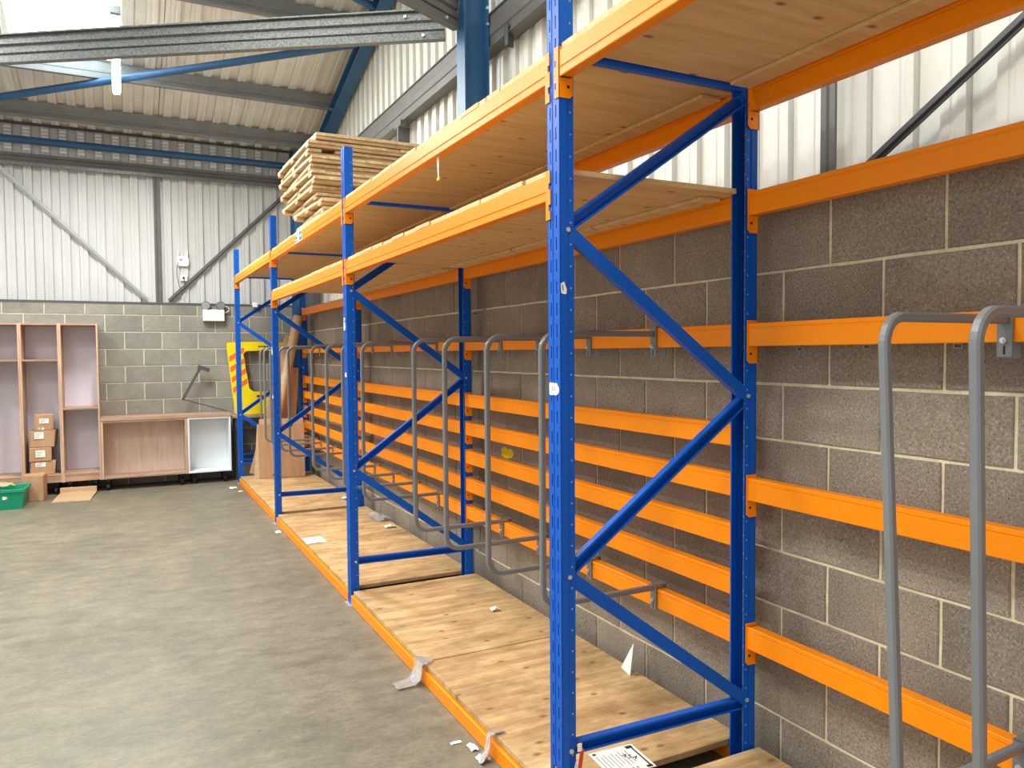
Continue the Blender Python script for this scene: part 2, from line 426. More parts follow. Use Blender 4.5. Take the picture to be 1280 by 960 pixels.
# the ceiling slab is opened up where the rooflights are: the liner below carries them
def roof_sheet(x0, x1, ya, yb, name='roof_sheet', m='roofclad', parent=ce):
    n = max(1, round((x1-x0)/0.2)); p = rib_profile(n*0.2); s_ = (x1-x0)/(n*0.2)
    prof = [(x*s_, -y) for x, y in p] + [(x*s_, -y+0.0015) for x, y in reversed(p)]
    me = MB().extrude(prof, (0, ya, roof_z(ya)), (0, yb, roof_z(yb)), (1, 0, 0), (0, math.sin(ANG), math.cos(ANG)))
    o = put(name, me, parent, (x0, 0, 0), mats=M[m]); return o
SKY = (-0.97, 0.03)
edges = [2.66, 2.5, 1.5, 0.505]
for a, b in zip(edges[1:], edges[:-1]): roof_sheet(a, b-0.006, 11.55, -3.2)
roof_sheet(0.035, 0.497, 11.55, -3.2)
roof_sheet(SKY[0], SKY[1], 11.55, 9.95); roof_sheet(SKY[0], SKY[1], 6.4, 3.6); roof_sheet(SKY[0], SKY[1], 0.4, -3.2)
w1 = struct(roof_sheet(SKY[0]+0.004, SKY[1]-0.004, 9.95, 6.4, 'window_1', 'skylight', None))
w2 = struct(roof_sheet(SKY[0]+0.004, SKY[1]-0.004, 3.6, 0.4, 'window_2', 'skylight', None))
for k in range(6):
    x1 = SKY[0]-0.006-k*1.0
    if k == 2:
        roof_sheet(x1-0.994, x1, 11.55, 9.95); roof_sheet(x1-0.994, x1, 6.4, 3.6); roof_sheet(x1-0.994, x1, 0.4, -3.2)
        struct(roof_sheet(x1-0.99, x1-0.004, 9.95, 6.4, 'window_3', 'skylight', None)); struct(roof_sheet(x1-0.99, x1-0.004, 3.6, 0.4, 'window_4', 'skylight', None))
    else: roof_sheet(x1-0.994, x1, 11.55, -3.2)

# ------------------------------------------------------------------ steelwork of the shed
def zpurlin(name, y, label, x0=-6.9, x1=2.6):
    z = roof_z(y)-0.035; h = 0.2
    prof = [(0, 0), (-0.06, -0.0), (-0.06, -0.018), (-0.055, -0.018), (-0.055, -0.004), (-0.004, -0.004), (-0.004, -0.075), (0.006, -0.085), (0.006, -0.115), (-0.004, -0.125), (-0.004, -h), (0.055, -h), (0.055, -h+0.02), (0.06, -h+0.02), (0.06, -h-0.004), (0, -h-0.004)]
    # web faces the camera side (-Y)
    p = tag(put(name, MB().extrude([(-a, b) for a, b in prof], (x0, 0, 0), (x1, 0, 0), (0, 1, 0), (0, 0, 1)), None, (0, y, z), mats=M['purlin']), label, 'purlin', 'roof purlins')
    return p
ynames = [(10.95, 'grey steel roof purlin next to the far eaves'), (9.98, 'grey steel roof purlin crossing at the lower end of the rooflight'), (8.47, 'grey steel roof purlin crossing the middle of the rooflight'),
          (7.0, 'grey steel roof purlin crossing the upper part of the rooflight'), (5.5, 'grey steel roof purlin over the blue gable column'), (3.9, 'grey steel roof purlin above the first rack bay'), (2.2, 'grey steel roof purlin high above the first rack frame')]
for y, l in ynames: zpurlin('roof_purlin', y, l)

# rafter of the gable frame
rz = lambda y: 4.63+0.28*(10.2-y)
u_r = Vector((0, 0.2696, 0.9630))
ibeam = lambda wd, h, tf, tw: [(-wd/2, 0), (wd/2, 0), (wd/2, tf), (tw/2, tf), (tw/2, h-tf), (wd/2, h-tf), (wd/2, h), (-wd/2, h), (-wd/2, h-tf), (-tw/2, h-tf), (-tw/2, tf), (-wd/2, tf)]
tag(put('roof_rafter', MB().extrude(ibeam(0.15, 0.16, 0.012, 0.01), (0, 11.4, rz(11.4)), (0, -2.5, rz(-2.5)), (1, 0, 0), u_r), None, (2.525, 0, 0), mats=M['steel_blue']),
    'blue painted steel rafter sloping along the gable wall', 'rafter')
# gable column between the second and third rack frames
gc = thing('steel_column', 'tall blue steel column rising behind the rack to the roof', 'column', (2.42, 5.38, 0))
put('column_shaft', MB().extrude([(q, p) for p, q in ibeam(0.15, 0.2, 0.012, 0.01)], (-0.1, 0, 0), (-0.1, 0, 6.0), (1, 0, 0), (0, 1, 0)), gc, mats=M['steel_blue'])
for z in (4.16, 4.28): put('bolt', MB().cyl((0.085, -0.075, 0), (0.085, -0.09, 0), 0.012, 8), gc, (0, 0, z), mats=M['zinc'])
for z in (2.12, 1.88):
    f = put('label_frame', MB().box(-0.0995-0.003, -0.1, -0.075, -0.045, z, z+0.045).box(-0.104, -0.1, -0.067, -0.053, z+0.008, z+0.037, 1), gc, mats=[M['paper'], M['ink']])
    f['label'] = 'small white sticker with black marks'
tag(put('steel_column', MB().extrude(ibeam(0.142, 0.30, 0.012, 0.01), (0, 0, 0), (0, 0, 4.55), (1, 0, 0), (0, 1, 0)), None, (2.273, 11.0, 0), mats=M['steel_blue']),
    'blue steel column in the far corner behind the cardboard tubes', 'column')

# sheeting rails
crail = [(0, 0), (0.012, 0.0), (0.012, 0.07), (0.004, 0.08), (0.004, 0.15), (0.012, 0.16), (0.012, 0.235), (0, 0.235), (0, 0.247), (0.11, 0.247), (0.11, 0.243), (0.016, 0.243), (0.016, 0.004), (0.11, 0.004), (0.11, -0.008), (0, -0.008)]
gr = tag(put('sheeting_rail', MB().extrude(crail, (0, -0.8, 0), (0, 11.1, 0), (1, 0, 0), (0, 0, 1)), None, (2.52, 0, 4.0), mats=M['rail']),
    'grey steel rail running along the gable cladding behind the blue column', 'rail')
put('rail_cleat', MB().box(-0.012, -0.004, -0.05, 0.0, -0.10, 0.05).box(-0.012, 0.06, -0.004, 0.0, -0.10, 0.02), gr, (-0.002, 5.02, 0.0), mats=M['dark_grey'])
put('rail_cleat', MB().box(-0.02, 0.0, -0.1, 0.1, -0.05, 0.0).box(-0.02, 0.1, -0.02, 0.02, -0.2, -0.05), gr, (0, 7.4, 0.0), mats=M['rail'])
fr = thing('sheeting_rail', 'grey steel rail across the far wall below the vent slots', 'rail', (0, YC-0.04, 4.1))
put('rail_channel', MB().extrude([(-0.0, 0), (0.055, 0.0), (0.055, 0.02), (0.05, 0.05), (0.03, 0.056), (0.03, 0.10), (0.05, 0.106), (0.06, 0.14), (0, 0.14)], (-6.9, 0, 0), (2.3, 0, 0), (0, -1, 0), (0, 0, 1)), fr, mats=M['rail'])
put('rail_lip', MB().box(-6.9, 2.3, -0.066, -0.057, -0.012, 0.03), fr, mats=M['galv'])

def stud(name, loc, h, face, label):
    if face == 'X': prof = [(0, -0.035), (0.012, -0.035), (0.012, -0.008), (0.004, 0.0), (0.012, 0.008), (0.012, 0.035), (0, 0.035)]; u, w_ = (-1, 0, 0), (0, 1, 0)
    else: prof = [(0, -0.035), (0.05, -0.035), (0.05, -0.012), (0.04, -0.004), (0.04, 0.008), (0.05, 0.014), (0.05, 0.035), (0, 0.035)]; u, w_ = (0, -1, 0), (1, 0, 0)
    return tag(put(name, MB().extrude(prof, (0, 0, 0), (0, 0, h), u, w_), None, loc, mats=M['rail']), label, 'post')
stud('cladding_post', (0.47, YC-0.03, TOP+0.01), 4.09-TOP-0.01, 'Y', 'slim galvanised post on the far cladding beside the white router')
p = stud('cladding_post', (2.56, 2.21, TOPR+0.02), 3.99-TOPR-0.02, 'X', 'grey steel post on the gable cladding beside the dark diagonal stay')
def angle_bar(name, a, b, label, mt, side, r=0.022):
    a, b = Vector(a), Vector(b); d = (b-a).normalized(); s_ = Vector(side); n = s_.cross(d).normalized()
    prof = [(-r, 0), (r, 0), (r, r*0.5), (r*0.5, r*0.5), (r*0.35, r*1.1), (-r*0.35, r*1.1), (-r*0.5, r*0.5), (-r, r*0.5)]
    return tag(put(name, MB().extrude(prof, Vector((0, 0, 0)), b-a, n, s_), None, a, mats=mt), label, 'stay')
angle_bar('diagonal_stay', (0.33, YC-0.05, TOP+0.06), (-1.30, YC-0.05, 4.06), 'galvanised diagonal stay on the far cladding above the tall bookcases', M['galv_light'], (0, -1, 0), 0.026)
angle_bar('diagonal_stay', (0.60, YC-0.05, TOP+0.06), (2.12, YC-0.05, 3.96), 'galvanised diagonal stay on the far cladding rising behind the rack', M['rail'], (0, -1, 0), 0.026)
angle_bar('diagonal_stay', (2.58, 2.08, TOPR+0.05), (2.58, 0.45, 3.36), 'dark diagonal steel stay in front of the white gable cladding', M['dark_grey'], (-1, 0, 0), 0.02)

# tubes
def tube_thing(name, a, b, r, label, cat):
    a, b = Vector(a), Vector(b)
    return tag(put(name, MB().cyl((0, 0, 0), b-a, r, 14), None, a, mats=M['steel_blue']), label, cat)
tube_thing('eaves_tie_tube', (-6.9, YC-0.13, 4.395), (2.3, YC-0.13, 4.395), 0.045, 'blue round tie tube running along the far wall below the eaves', 'tube')
tube_thing('bracing_tube', (-2.3, 11.1, 4.472), (2.45, 8.575, 5.172), 0.042, 'blue round bracing tube crossing below the rooflight and batten light', 'tube')
tube_thing('bracing_tube', (2.49, 7.97, 5.324), (-2.0, 6.3, 5.78), 0.042, 'blue round bracing tube meeting the rafter above the roof strut', 'tube')

# galvanised struts forming a V at the gable column
sig = [(0, 0), (0.03, 0.0), (0.03, 0.052), (0.008, 0.062), (0.008, 0.070), (0.022, 0.078), (0.022, 0.118), (0.006, 0.128), (0.006, 0.136), (0.024, 0.15), (0.024, 0.21), (0.05, 0.214), (0.05, 0.226), (-0.03, 0.226), (-0.03, 0.0)]
def strut(a, b, label, mt):
    a, b = Vector(a), Vector(b); d = (b-a).normalized(); n = Vector((0, 0, 1)).cross(d); n = n if n.y < 0 else -n
    o = thing('roof_strut', label, 'strut', a)
    put('strut_section', MB().extrude(sig, (0, 0, 0), b-a, n, (0, 0, 1)), o, mats=mt)
    for q, e, z in ((0.16, 0.03, 0.03), (0.3, 0.024, 0.18)):
        put('bolt', MB().cyl((0, 0, 0), n*0.014, 0.012, 8), o, d*q+n*e+Vector((0, 0, z)), mats=M['zinc'])
    return o
strut((2.27, 5.57, 4.1), (-2.6, 8.77, 4.1), 'galvanised ribbed roof strut reaching from the column across the rooflight', M['galv'])
strut((2.30, 5.41, 4.12), (-1.2, 3.50, 4.12), 'grey ribbed roof strut reaching from the column over the aisle', M['rail'])

# ------------------------------------------------------------------ batten lights
def batten(loc, label, power):
    o = thing('batten_light', label, 'light', loc, (-ANG, 0, 0), 'suspended batten lights')
    put('housing', MB().cbox(-0.045, 0.045, -0.7, 0.7, 0.0, 0.05, 0.008), o, mats=M['white_plastic'])
    put('diffuser', MB().extrude([(-0.04, 0), (-0.03, -0.03), (0.03, -0.03), (0.04, 0)], (0, -0.66, 0), (0, 0.66, 0), (1, 0, 0), (0, 0, 1)), o, mats=M['led'])
    put('end_cap', MB().cbox(-0.046, 0.046, -0.74, -0.70, -0.03, 0.05, 0.005), o, mats=M['lens_grey'])
    for y in (-0.5, 0.5): put('hanger', MB().cyl((0, y, 0.05), (0, y, 0.22), 0.005, 6), o, mats=M['zinc'])
    la = bpy.data.lights.new('batten_lamp', 'AREA'); la.shape = 'RECTANGLE'; la.size = 0.09; la.size_y = 1.3; la.energy = power; la.color = (1.0, 0.965, 0.90)
    lo = bpy.data.objects.new('batten_lamp', la); C.objects.link(lo); lo.parent = o; lo.location = (0, 0, -0.04); lo['kind'] = 'helper'
    return o
batten((0.028, 9.17, roof_z(9.17)-0.45), 'glowing white batten light hung beside the rooflight', 200.0)
for i, (x, y) in enumerate([(0.03, 4.9), (0.03, 0.6), (-2.9, 8.0), (-2.9, 3.6), (-2.9, -0.6)]):
    batten((x, y, roof_z(y)-0.30), ['white batten light hung over the aisle beside the second bay', 'white batten light hung over the aisle beside the first bay', 'white batten light in the far row, by the third bay', 'white batten light in the far row, by the second bay', 'white batten light in the far row, by the first bay'][i], BATTEN_POWER if i < 2 else FAR_ROW_POWER)

# ------------------------------------------------------------------ pallet racking
XF, XR = 1.348, 2.250                 # front face of front posts, wall-side face of rear posts
FY = [-0.512, 2.288, 5.090, 7.910, 10.640]   # near face of every frame
PW, PD, FH = 0.084, 0.058, 3.08

def post_mesh(mirror):
    """slotted omega post; local origin at slotted face, near side, floor"""
    m = MB(); s = -1 if mirror else 1
    def bx(x0, x1, y0, y1, z0, z1, mi=0):
        a, b = sorted((s*x0, s*x1)); m.box(a, b, y0, y1, z0, z1, mi)
    t = 0.003
    # side webs (each with a shallow fold) and rear lips
    for y0, y1, yi in ((0, t, 0), (PW-t, PW, 0)):
        bx(0.0, 0.030, y0, y1, 0, FH)
        o = 0.0035 if y0 == 0 else -0.0035
        bx(0.030, PD, y0+o, y1+o, 0, FH)
    bx(PD-t, PD, 0.003, 0.010, 0, FH); bx(PD-t, PD, PW-0.010, PW-0.003, 0, FH)
    # slotted face: strips between slot columns
    for y0, y1, x in ((0, 0.020, 0), (0.026, 0.034, 0), (0.034, 0.050, 0.0018), (0.050, 0.058, 0), (0.064, PW, 0)):
        bx(x, x+t, y0, y1, 0, FH)
    for yc in (0.023, 0.061):
        z = 0.0
        while z < FH-0.05:
            bx(0, t, yc-0.003, yc+0.003, z, z+0.032); z += 0.075
        bx(0, t, yc-0.003, yc+0.003, z, FH)
    bx(0.012, 0.014, 0.018, 0.066, 0.01, FH-0.01, 1)  # added dark liner: shade of the open back and slots put in as colour
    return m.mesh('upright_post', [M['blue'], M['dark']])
def post_holes(mirror):
    m = MB(); s = -1 if mirror else 1; z = 0.05
    while z < FH-0.04:
        m.cyl((s*0.045, 0.0036, z), (s*0.045, 0.0024, z), 0.0036, 8)
        m.cyl((s*(PD+0.0002), 0.0065, z+0.02), (s*(PD-0.001), 0.0065, z+0.02), 0.0026, 6)
        z += 0.075
    return m.mesh('fixing_holes', M['hole_disc'])
def brace_mesh(a, b, width, flip):
    """C channel from a to b in the frame's own plane (x, z)"""
    a, b = Vector(a), Vector(b); d = (b-a).normalized(); n = Vector((0, 1, 0)).cross(d); h = width/2; t = 0.002; dp = 0.028
    q = 1 if flip else -1
    prof = [(-h, 0), (h, 0), (h, q*dp), (h-0.008, q*dp), (h-0.008, q*(dp-t)), (h-t, q*(dp-t)), (h-t, q*t), (-h+t, q*t), (-h+t, q*(dp-t)), (-h+0.008, q*(dp-t)), (-h+0.008, q*dp), (-h, q*dp)]
    return MB().extrude(prof, (0, 0, 0), b-a, n, (0, 1, 0))
def make_frame(label):
    r = thing('upright_frame', label, 'rack frame', (XF, FY[1], 0), (0, 0, 0), 'upright frames of the pallet rack')
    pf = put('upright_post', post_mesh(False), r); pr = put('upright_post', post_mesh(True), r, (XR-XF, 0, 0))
    for pp, mir in ((pf, False), (pr, True)):
        h = put('fixing_holes', post_holes(mir), pp); h['kind'] = 'stuff'; h['label'] = 'small bright fixing holes'
        s = -1 if mir else 1; a, b = sorted((s*-0.02, s*0.10))
        put('base_plate', MB().cbox(a, b, -0.018, PW+0.018, 0, 0.005, 0.002), pp, mats=M['blue' if mir else 'zinc'])
    f0, r0 = 0.034, XR-XF-0.040
    nodes = [((f0, 0.295), (r0, 0.285)), ((r0, 0.300), (f0, 0.915)), ((f0, 0.925), (r0, 1.515)), ((r0, 1.525), (f0, 2.125)), ((f0, 2.135), (r0, 2.70)), ((f0, 2.735), (r0, 2.735))]
    for i, ((xa, za), (xb, zb)) in enumerate(nodes):
        odd = i in (1, 3)
        d = Vector((xb-xa, 0, zb-za)).normalized()
        e = 0.012 if odd else -0.022
        a = Vector((xa, 0, za))-d*e; b = Vector((xb, 0, zb))+d*e
        y = 0.0052 if odd else 0.038
        mb = brace_mesh(a, b, 0.046, odd)
        br = put('brace', mb, r, (a.x, y, a.z), mats=M['blue'])
        for (x, z) in ((xa, za), (xb, zb)):
            if i not in (0, 1, 3) or (i == 0 and x > 0.5): continue
            put('bolt', MB().cyl((x-a.x, -0.002-y if not odd else -0.001, z-a.z), (x-a.x, -0.008-y if not odd else -0.007, z-a.z), 0.0085, 8), br, mats=M['zinc'])
    return r
flabels = ['blue slotted rack frame beyond the two near hoops at the camera end', 'blue slotted rack frame between the first and second bays, with torn white stickers', 'blue slotted rack frame between the second and third bays, in front of the blue column',
           'blue slotted rack frame in front of the yellow vehicle panel', 'blue slotted end frame of the rack beside the white cabinet']
proto = make_frame(flabels[1]); frames = [None]*5
for i in range(5):
    fr_ = proto if i == 1 else copy_tree(proto)
    fr_.location = (XF, FY[i], 0); fr_['label'] = flabels[i]; frames[i] = fr_

# beams -------------------------------------------------------------
BH = 0.090
front_prof = [(0.002, 0), (0.0, 0.003), (0.0, 0.0255), (0.003, 0.028), (0.003, 0.031), (0.0, 0.0335), (0.0, BH-0.004), (0.004, BH), (0.045, BH), (0.045, 0.002), (0.043, 0)]
rear_prof = [(0.002, 0), (0.0, 0.003), (0.0, BH-0.022), (0.0025, BH-0.020), (0.0025, BH-0.017), (0.0, BH-0.015), (0.0, BH-0.003), (0.003, BH), (0.045, BH), (0.045, 0.002), (0.043, 0)]
kick_prof = [(0.002, 0), (0.0, 0.003), (0.0, 0.067), (0.004, 0.070), (0.045, 0.070), (0.045, 0.0)]
beam_cache = {}
def connector_mesh(front, end):
    """L shaped hook plate; end=+1 for the end towards +Y, -1 for the end towards the camera"""
    m = MB(); s = 1 if front else -1
    z0, z1 = -0.068, BH+0.012
    ye = lambda y0, y1: (y0, y1) if end > 0 else (-y1, -y0)
    def bx(x0, x1, y0, y1, za, zb, mi=0):
        a, b = sorted((s*x0, s*x1)); c, d = ye(y0, y1); m.box(a, b, c, d, za, zb, mi)
    # side plate against the post's side face, with a tapered lower part
    pts = [(-0.004, z0), (0.040, z0), (0.052, z0+0.012), (0.052, 0.004), (0.052, z1), (-0.004, z1)]
    c, d = ye(-0.004, -0.001)
    m.extrude([(s*x, z) for x, z in pts], (0, c, 0), (0, d, 0), (1, 0, 0), (0, 0, 1))
    # flange hooked over the slotted face, with notches
    for za, zb, wd in ((z0, z0+0.030, 0.024), (z0+0.030, z0+0.052, 0.014), (z0+0.052, z0+0.104, 0.026), (z0+0.104, z0+0.126, 0.014), (z0+0.126, z1, 0.024)):
        bx(-0.0045, -0.001, -0.004, wd, za, zb)
    # bolt hole
    c, d = ye(-0.0046, -0.0042)
    m.cyl((s*0.034, c, -0.030), (s*0.034, d, -0.030), 0.006, 8, 1)
    # fillet web between beam and plate
    bx(0.0, 0.045, -0.016, -0.004, 0.0, BH)
    return m.mesh('end_connector', [M['orange'], M['dark']])
CON = {(f, e): connector_mesh(f, e) for f in (True, False) for e in (1, -1)}
def beam(bay, z, front, label, prof=None, group=None):
    y0, y1 = FY[bay]+PW+0.004, FY[bay+1]-0.004
    key = (bay, front, prof is kick_prof)
    if key not in beam_cache:
        L = y1-y0; p = prof or (front_prof if front else rear_prof); me = MB()
        me.extrude(p, (0, 0, 0), (0, L, 0), (1, 0, 0), (0, 0, 1)); beam_cache[key] = me.mesh('shelf_beam', M['orange'])
    x = XF-0.001 if front else XR-0.046
    o = tag(put('shelf_beam', beam_cache[key], None, (x, y0, z)), label, 'beam', group or ('front shelf beams' if front else 'rear beams along the block wall'))
    if prof is not kick_prof:
        # connectors: face of the post lies at x offset 0 (front) or 0.046 (rear)
        xo = 0.0 if front else 0.046
        put('end_connector', CON[front, 1], o, (xo+(0.001 if front else 0.0), y1-y0+0.004, 0))
        put('end_connector', CON[front, -1], o, (xo+(0.001 if front else 0.0), -0.004, 0))
    return o
BAY = ['first bay', 'second bay', 'third bay', 'fourth bay']
Z_UP, Z_LOW = 2.637, 2.234
fb = {}
for b in range(4):
    kick = beam(b, 0.002, True, f'low orange kick beam on the floor in front of the {BAY[b]} deck', kick_prof, 'floor level kick beams')
    beam(b, 0.002, False, f'low orange beam under the wall edge of the {BAY[b]} floor deck', kick_prof, 'floor level rear beams')
    fb[b] = beam(b, Z_UP, True, f'orange front beam carrying the upper shelf of the {BAY[b]}')
    beam(b, Z_UP, False, f'orange rear beam carrying the upper shelf of the {BAY[b]}')
    if b in (1, 2): beam(b, Z_LOW, True, f'orange front beam carrying the lower shelf of the {BAY[b]}')
    beam(b, Z_LOW, False, f'orange rear beam at lower shelf height against the wall in the {BAY[b]}')
    if b == 0: lv = [(1.722, 'behind the hoop tops'), (1.110, 'halfway between hoop tops and feet'), (0.512, 'behind the hoop feet')]
    else: lv = [(1.722, 'holding the hoop tops'), (1.318, 'first below the hoop tops'), (1.113, 'second below the hoop tops'), (0.908, 'third below the hoop tops'), (0.706, 'just above the hoop feet'), (0.506, 'holding the hoop feet')]
    for z, wd in lv: beam(b, z, False, f'orange rear beam of the {BAY[b]}, {wd}')

# decks ---------------------------------------------------------------
def deck(bay, z, thick, label, pitch, m, x0, x1, y0=None, y1=None, jitter=0.004, cat='shelf deck', grp='plank shelf decks', batten_=True):
    a = FY[bay]+0.09 if y0 is None else y0; b = FY[bay+1]-0.004 if y1 is None else y1
    o = thing('shelf_deck', label, cat, ((x0+x1)/2, (a+b)/2, z), (0, 0, 0), grp)
    n = max(1, round((b-a)/pitch)); wd = (b-a)/n
    me = {}
    for i in range(n):
        k = random.randrange(3)
        if k not in me:
            me[k] = MB().cbox(-(x1-x0)/2+random.uniform(-jitter, jitter), (x1-x0)/2, 0.0012, wd-0.0012-(0.0, 0.0015, 0.0055)[k], 0, thick, 0.0015).mesh('plank', M[m])
        put('plank', me[k], o, (random.uniform(-jitter, jitter), a+i*wd-(a+b)/2, random.uniform(-0.0006, 0.0006)))
    if batten_ and bay > 0:   # infill board between the posts
        put('plank', MB().cbox(1.412-(x0+x1)/2, 2.186-(x0+x1)/2, -0.040, -0.002, 0, thick, 0.0015), o, (0, a-(a+b)/2, 0), mats=M[m])
    if batten_:
        put('rear_batten', MB().cbox(2.085-(x0+x1)/2, 2.185-(x0+x1)/2, -(b-a)/2+0.05, (b-a)/2-0.02, -0.016, -0.001, 0.002), o, mats=M['plank'])
    return o
zU = Z_UP+BH+0.001; zL = Z_LOW+BH+0.001
deck(0, zU, 0.022, 'plywood upper shelf deck of the first bay with dark knots', 1.24, 'plank', 1.356, 2.235, -0.42, 2.284, 0.001, grp='upper shelf decks')
deck(1, zU, 0.020, 'planked upper shelf deck of the second bay, empty on top', 0.19, 'plank', 1.354, 2.235, 2.374, 5.086)
deck(2, zU, 0.020, 'planked upper shelf deck of the third bay under the timber stack', 0.19, 'plank', 1.354, 2.235, 5.176, 7.906)
deck(3, zU, 0.020, 'planked upper shelf deck of the fourth bay, empty on top', 0.19, 'plank', 1.354, 2.235, 7.996, 10.636)
deck(1, zL, 0.020, 'planked lower shelf deck of the second bay below its upper shelf', 0.19, 'plank', 1.354, 2.235, 2.374, 5.086)
deck(2, zL, 0.020, 'planked lower shelf deck of the third bay below the timber stack shelf', 0.19, 'plank', 1.354, 2.235, 5.176, 7.906)
for b, (a, e) in enumerate([(-0.42, 2.282), (2.378, 5.06), (5.178, 7.88), (7.998, 10.62)]):
    deck(b, 0.078, 0.026, f'plywood floor deck of the {BAY[b]} on low orange beams', [1.35, 1.335, 1.355, 1.365][b], 'deck', 1.360, 2.262, a, e, 0.002, 'floor deck', 'floor level decks', False)

# ------------------------------------------------------------------ grey hoop dividers
def hoop_mesh(ztop=1.785, zbot=0.60, xv=1.605, xe=2.186):
    pts = []; R = 0.075
    def arc(cx, cz, a0, a1, n=9):
        for i in range(n+1):
            a = math.radians(a0+(a1-a0)*i/n); pts.append((cx+R*math.cos(a), 0, cz+R*math.sin(a)))
    pts.append((xe, 0, ztop)); arc(xv+R, ztop-R, 90, 180); arc(xv+R, zbot+R, 180, 270); pts.append((xe, 0, zbot))
    h, c = 0.0125, 0.005
    prof = [(-h, -h+c), (-h+c, -h), (h-c, -h), (h, -h+c), (h, h-c), (h-c, h), (-h+c, h), (-h, h-c)]
    m = MB(); m.sweep([(x-2.19, 0, z) for x, _, z in pts], prof, (0, 1, 0), 0, False); return m
def bracket_mesh(ztube, up):
    m = MB(); w_ = 0.021
    # front plate, top lip over the beam and a short rear plate
    zt = ztube+0.034 if up else ztube+0.016
    m.cbox(0.004, 0.010, -w_, w_, ztube-0.105, zt, 0.0015); m.cbox(0.004, 0.075, -w_, w_, zt-0.004, zt, 0.0015); m.cbox(0.069, 0.075, -w_+0.012, w_+0.012, ztube-0.11, zt, 0.0015)
    return m.mesh('bracket', M['grey_tube'])
hm = hoop_mesh().mesh('hoop_tube', M['grey_tube']); b1 = bracket_mesh(1.785, True); b2 = bracket_mesh(0.60, False)
bolt_m = MB().cyl((0.004, 0, 0), (-0.006, 0, 0), 0.009, 8).cyl((-0.006, 0, 0), (-0.012, 0, 0), 0.005, 8).mesh('bolt', M['zinc'])
slot_m = MB().cbox(0.0025, 0.0042, -0.003, 0.003, -0.012, 0.012, 0.0004).mesh('slot', M['dark'])
def make_hoop(label):
    o = thing('hoop_divider', label, 'hoop divider', (2.19, 2.88, 0), (0, 0, 0), 'grey hoop dividers clipped to the rear beams')
    put('hoop_tube', hm, o)
    for bmh, zt in ((b1, 1.785), (b2, 0.60)):
        k = put('bracket', bmh, o); put('bolt', bolt_m, k, (0, 0, zt-0.058)); put('slot', slot_m, k, (0.001, 0, zt-0.085))
    return o
ho = None
hoops = [(2.882, 0, 'second bay, closest to the stickered frame'), (3.437, 0, 'second bay, second from the stickered frame'), (3.994, 0, 'second bay, third from the stickered frame'), (4.50, 0, 'second bay, beside the blue gable column'),
         (5.64, 0, 'third bay, just behind the frame at the blue column'), (6.213, 0, 'third bay, second past the blue column'), (6.762, 0, 'third bay, third past the blue column'), (7.35, 0, 'third bay, last before the yellow panel frame'),
         (8.50, 0, 'fourth bay, first behind the yellow panel frame'), (9.03, 0, 'fourth bay, second behind the yellow panel frame'), (9.62, 0, 'fourth bay, in front of the cardboard sheet'), (10.07, 0, 'fourth bay, in front of the yellow panel window'), (10.375, 0, 'fourth bay, last one beside the end frame'),
         (1.293, 1, 'first bay, closer to the stickered frame'), (1.025, 2, 'first bay, closer to the camera')]
for i, (y, mode, wd) in enumerate(hoops):
    lab = f'grey steel hoop divider in the {wd}'
    if ho is None: ho = make_hoop(lab); o = ho
    else: o = copy_tree(ho); o['label'] = lab
    o.location = (2.19, y, 0)
    if mode: # the near hoops hang slightly out of true
        o.rotation_euler = (0, 0, math.radians(2.2 if mode == 1 else 1.2))
        tb = [c for c in o.children if c.name.startswith('hoop_tube')][0]; n = hoop_mesh().mesh('hoop_tube', M['grey_tube'])
        for v in n.vertices:
            k = max(0.0, min(1.0, (1.785-v.co.z)/1.185)); e = max(0, min(1, -v.co.x/0.58))
            v.co.x += (0.062-0.010*k)*e if mode == 1 else (0.012+0.05*k)*e
            if mode == 1: v.co.y -= 0.062*k
        tb.data = n
        if mode == 1:
            lo = [c for c in o.children if c.name.startswith('bracket')][-1]; lo.location = (0, -0.062, 0)

# ------------------------------------------------------------------ stickers, sign, paper and litter on the rack
def flat_poly(name, pts, m, parent, thick=0.0006, mw=None):
    """thin sheet from (x,y) outline with own thickness"""
    n = len(pts); v = [(x, y, 0) for x, y in pts]+[(x, y, thick) for x, y in pts]
    f = [tuple(reversed(range(n))), tuple(range(n, 2*n))]+[(i, (i+1) % n, n+(i+1) % n, n+i) for i in range(n)]
    o = put(name, MB().add(v, f), parent, mats=m)
    if mw is not None: o.matrix_local = mw
    return o
f1 = frames[1]
s1 = flat_poly('sticker', [(-0.034, -0.020), (-0.012, -0.022), (-0.008, -0.019), (0.010, -0.022), (0.022, -0.018), (0.030, -0.012), (0.034, 0.0), (0.030, 0.009), (0.024, 0.012), (0.018, 0.021), (-0.034, 0.022)], M['paper'], f1, mw=AISLE((-0.0006, 0.042, 1.575)))
s1['label'] = 'torn white square sticker'
text('sticker_print', 'ESI', 0.020, M['ink_grey'], s1, Matrix.Translation((-0.004, 0.001, 0.0008)))
s2 = flat_poly('sticker', [(-0.008, -0.018), (0.004, -0.022), (0.013, -0.020), (0.014, -0.004), (0.008, 0.010), (0.004, 0.022), (-0.010, 0.014)], M['paper'], f1, mw=NEARF((0.012, -0.0006, 1.925)))
s2['label'] = 'torn white sticker on the near side'
flat_poly('sticker_print', [(-0.003, -0.009), (0.002, -0.008), (-0.001, 0.010), (-0.006, 0.009)], M['ink_grey'], s2, 0.0003, Matrix.Translation((0, 0, 0.0008)))
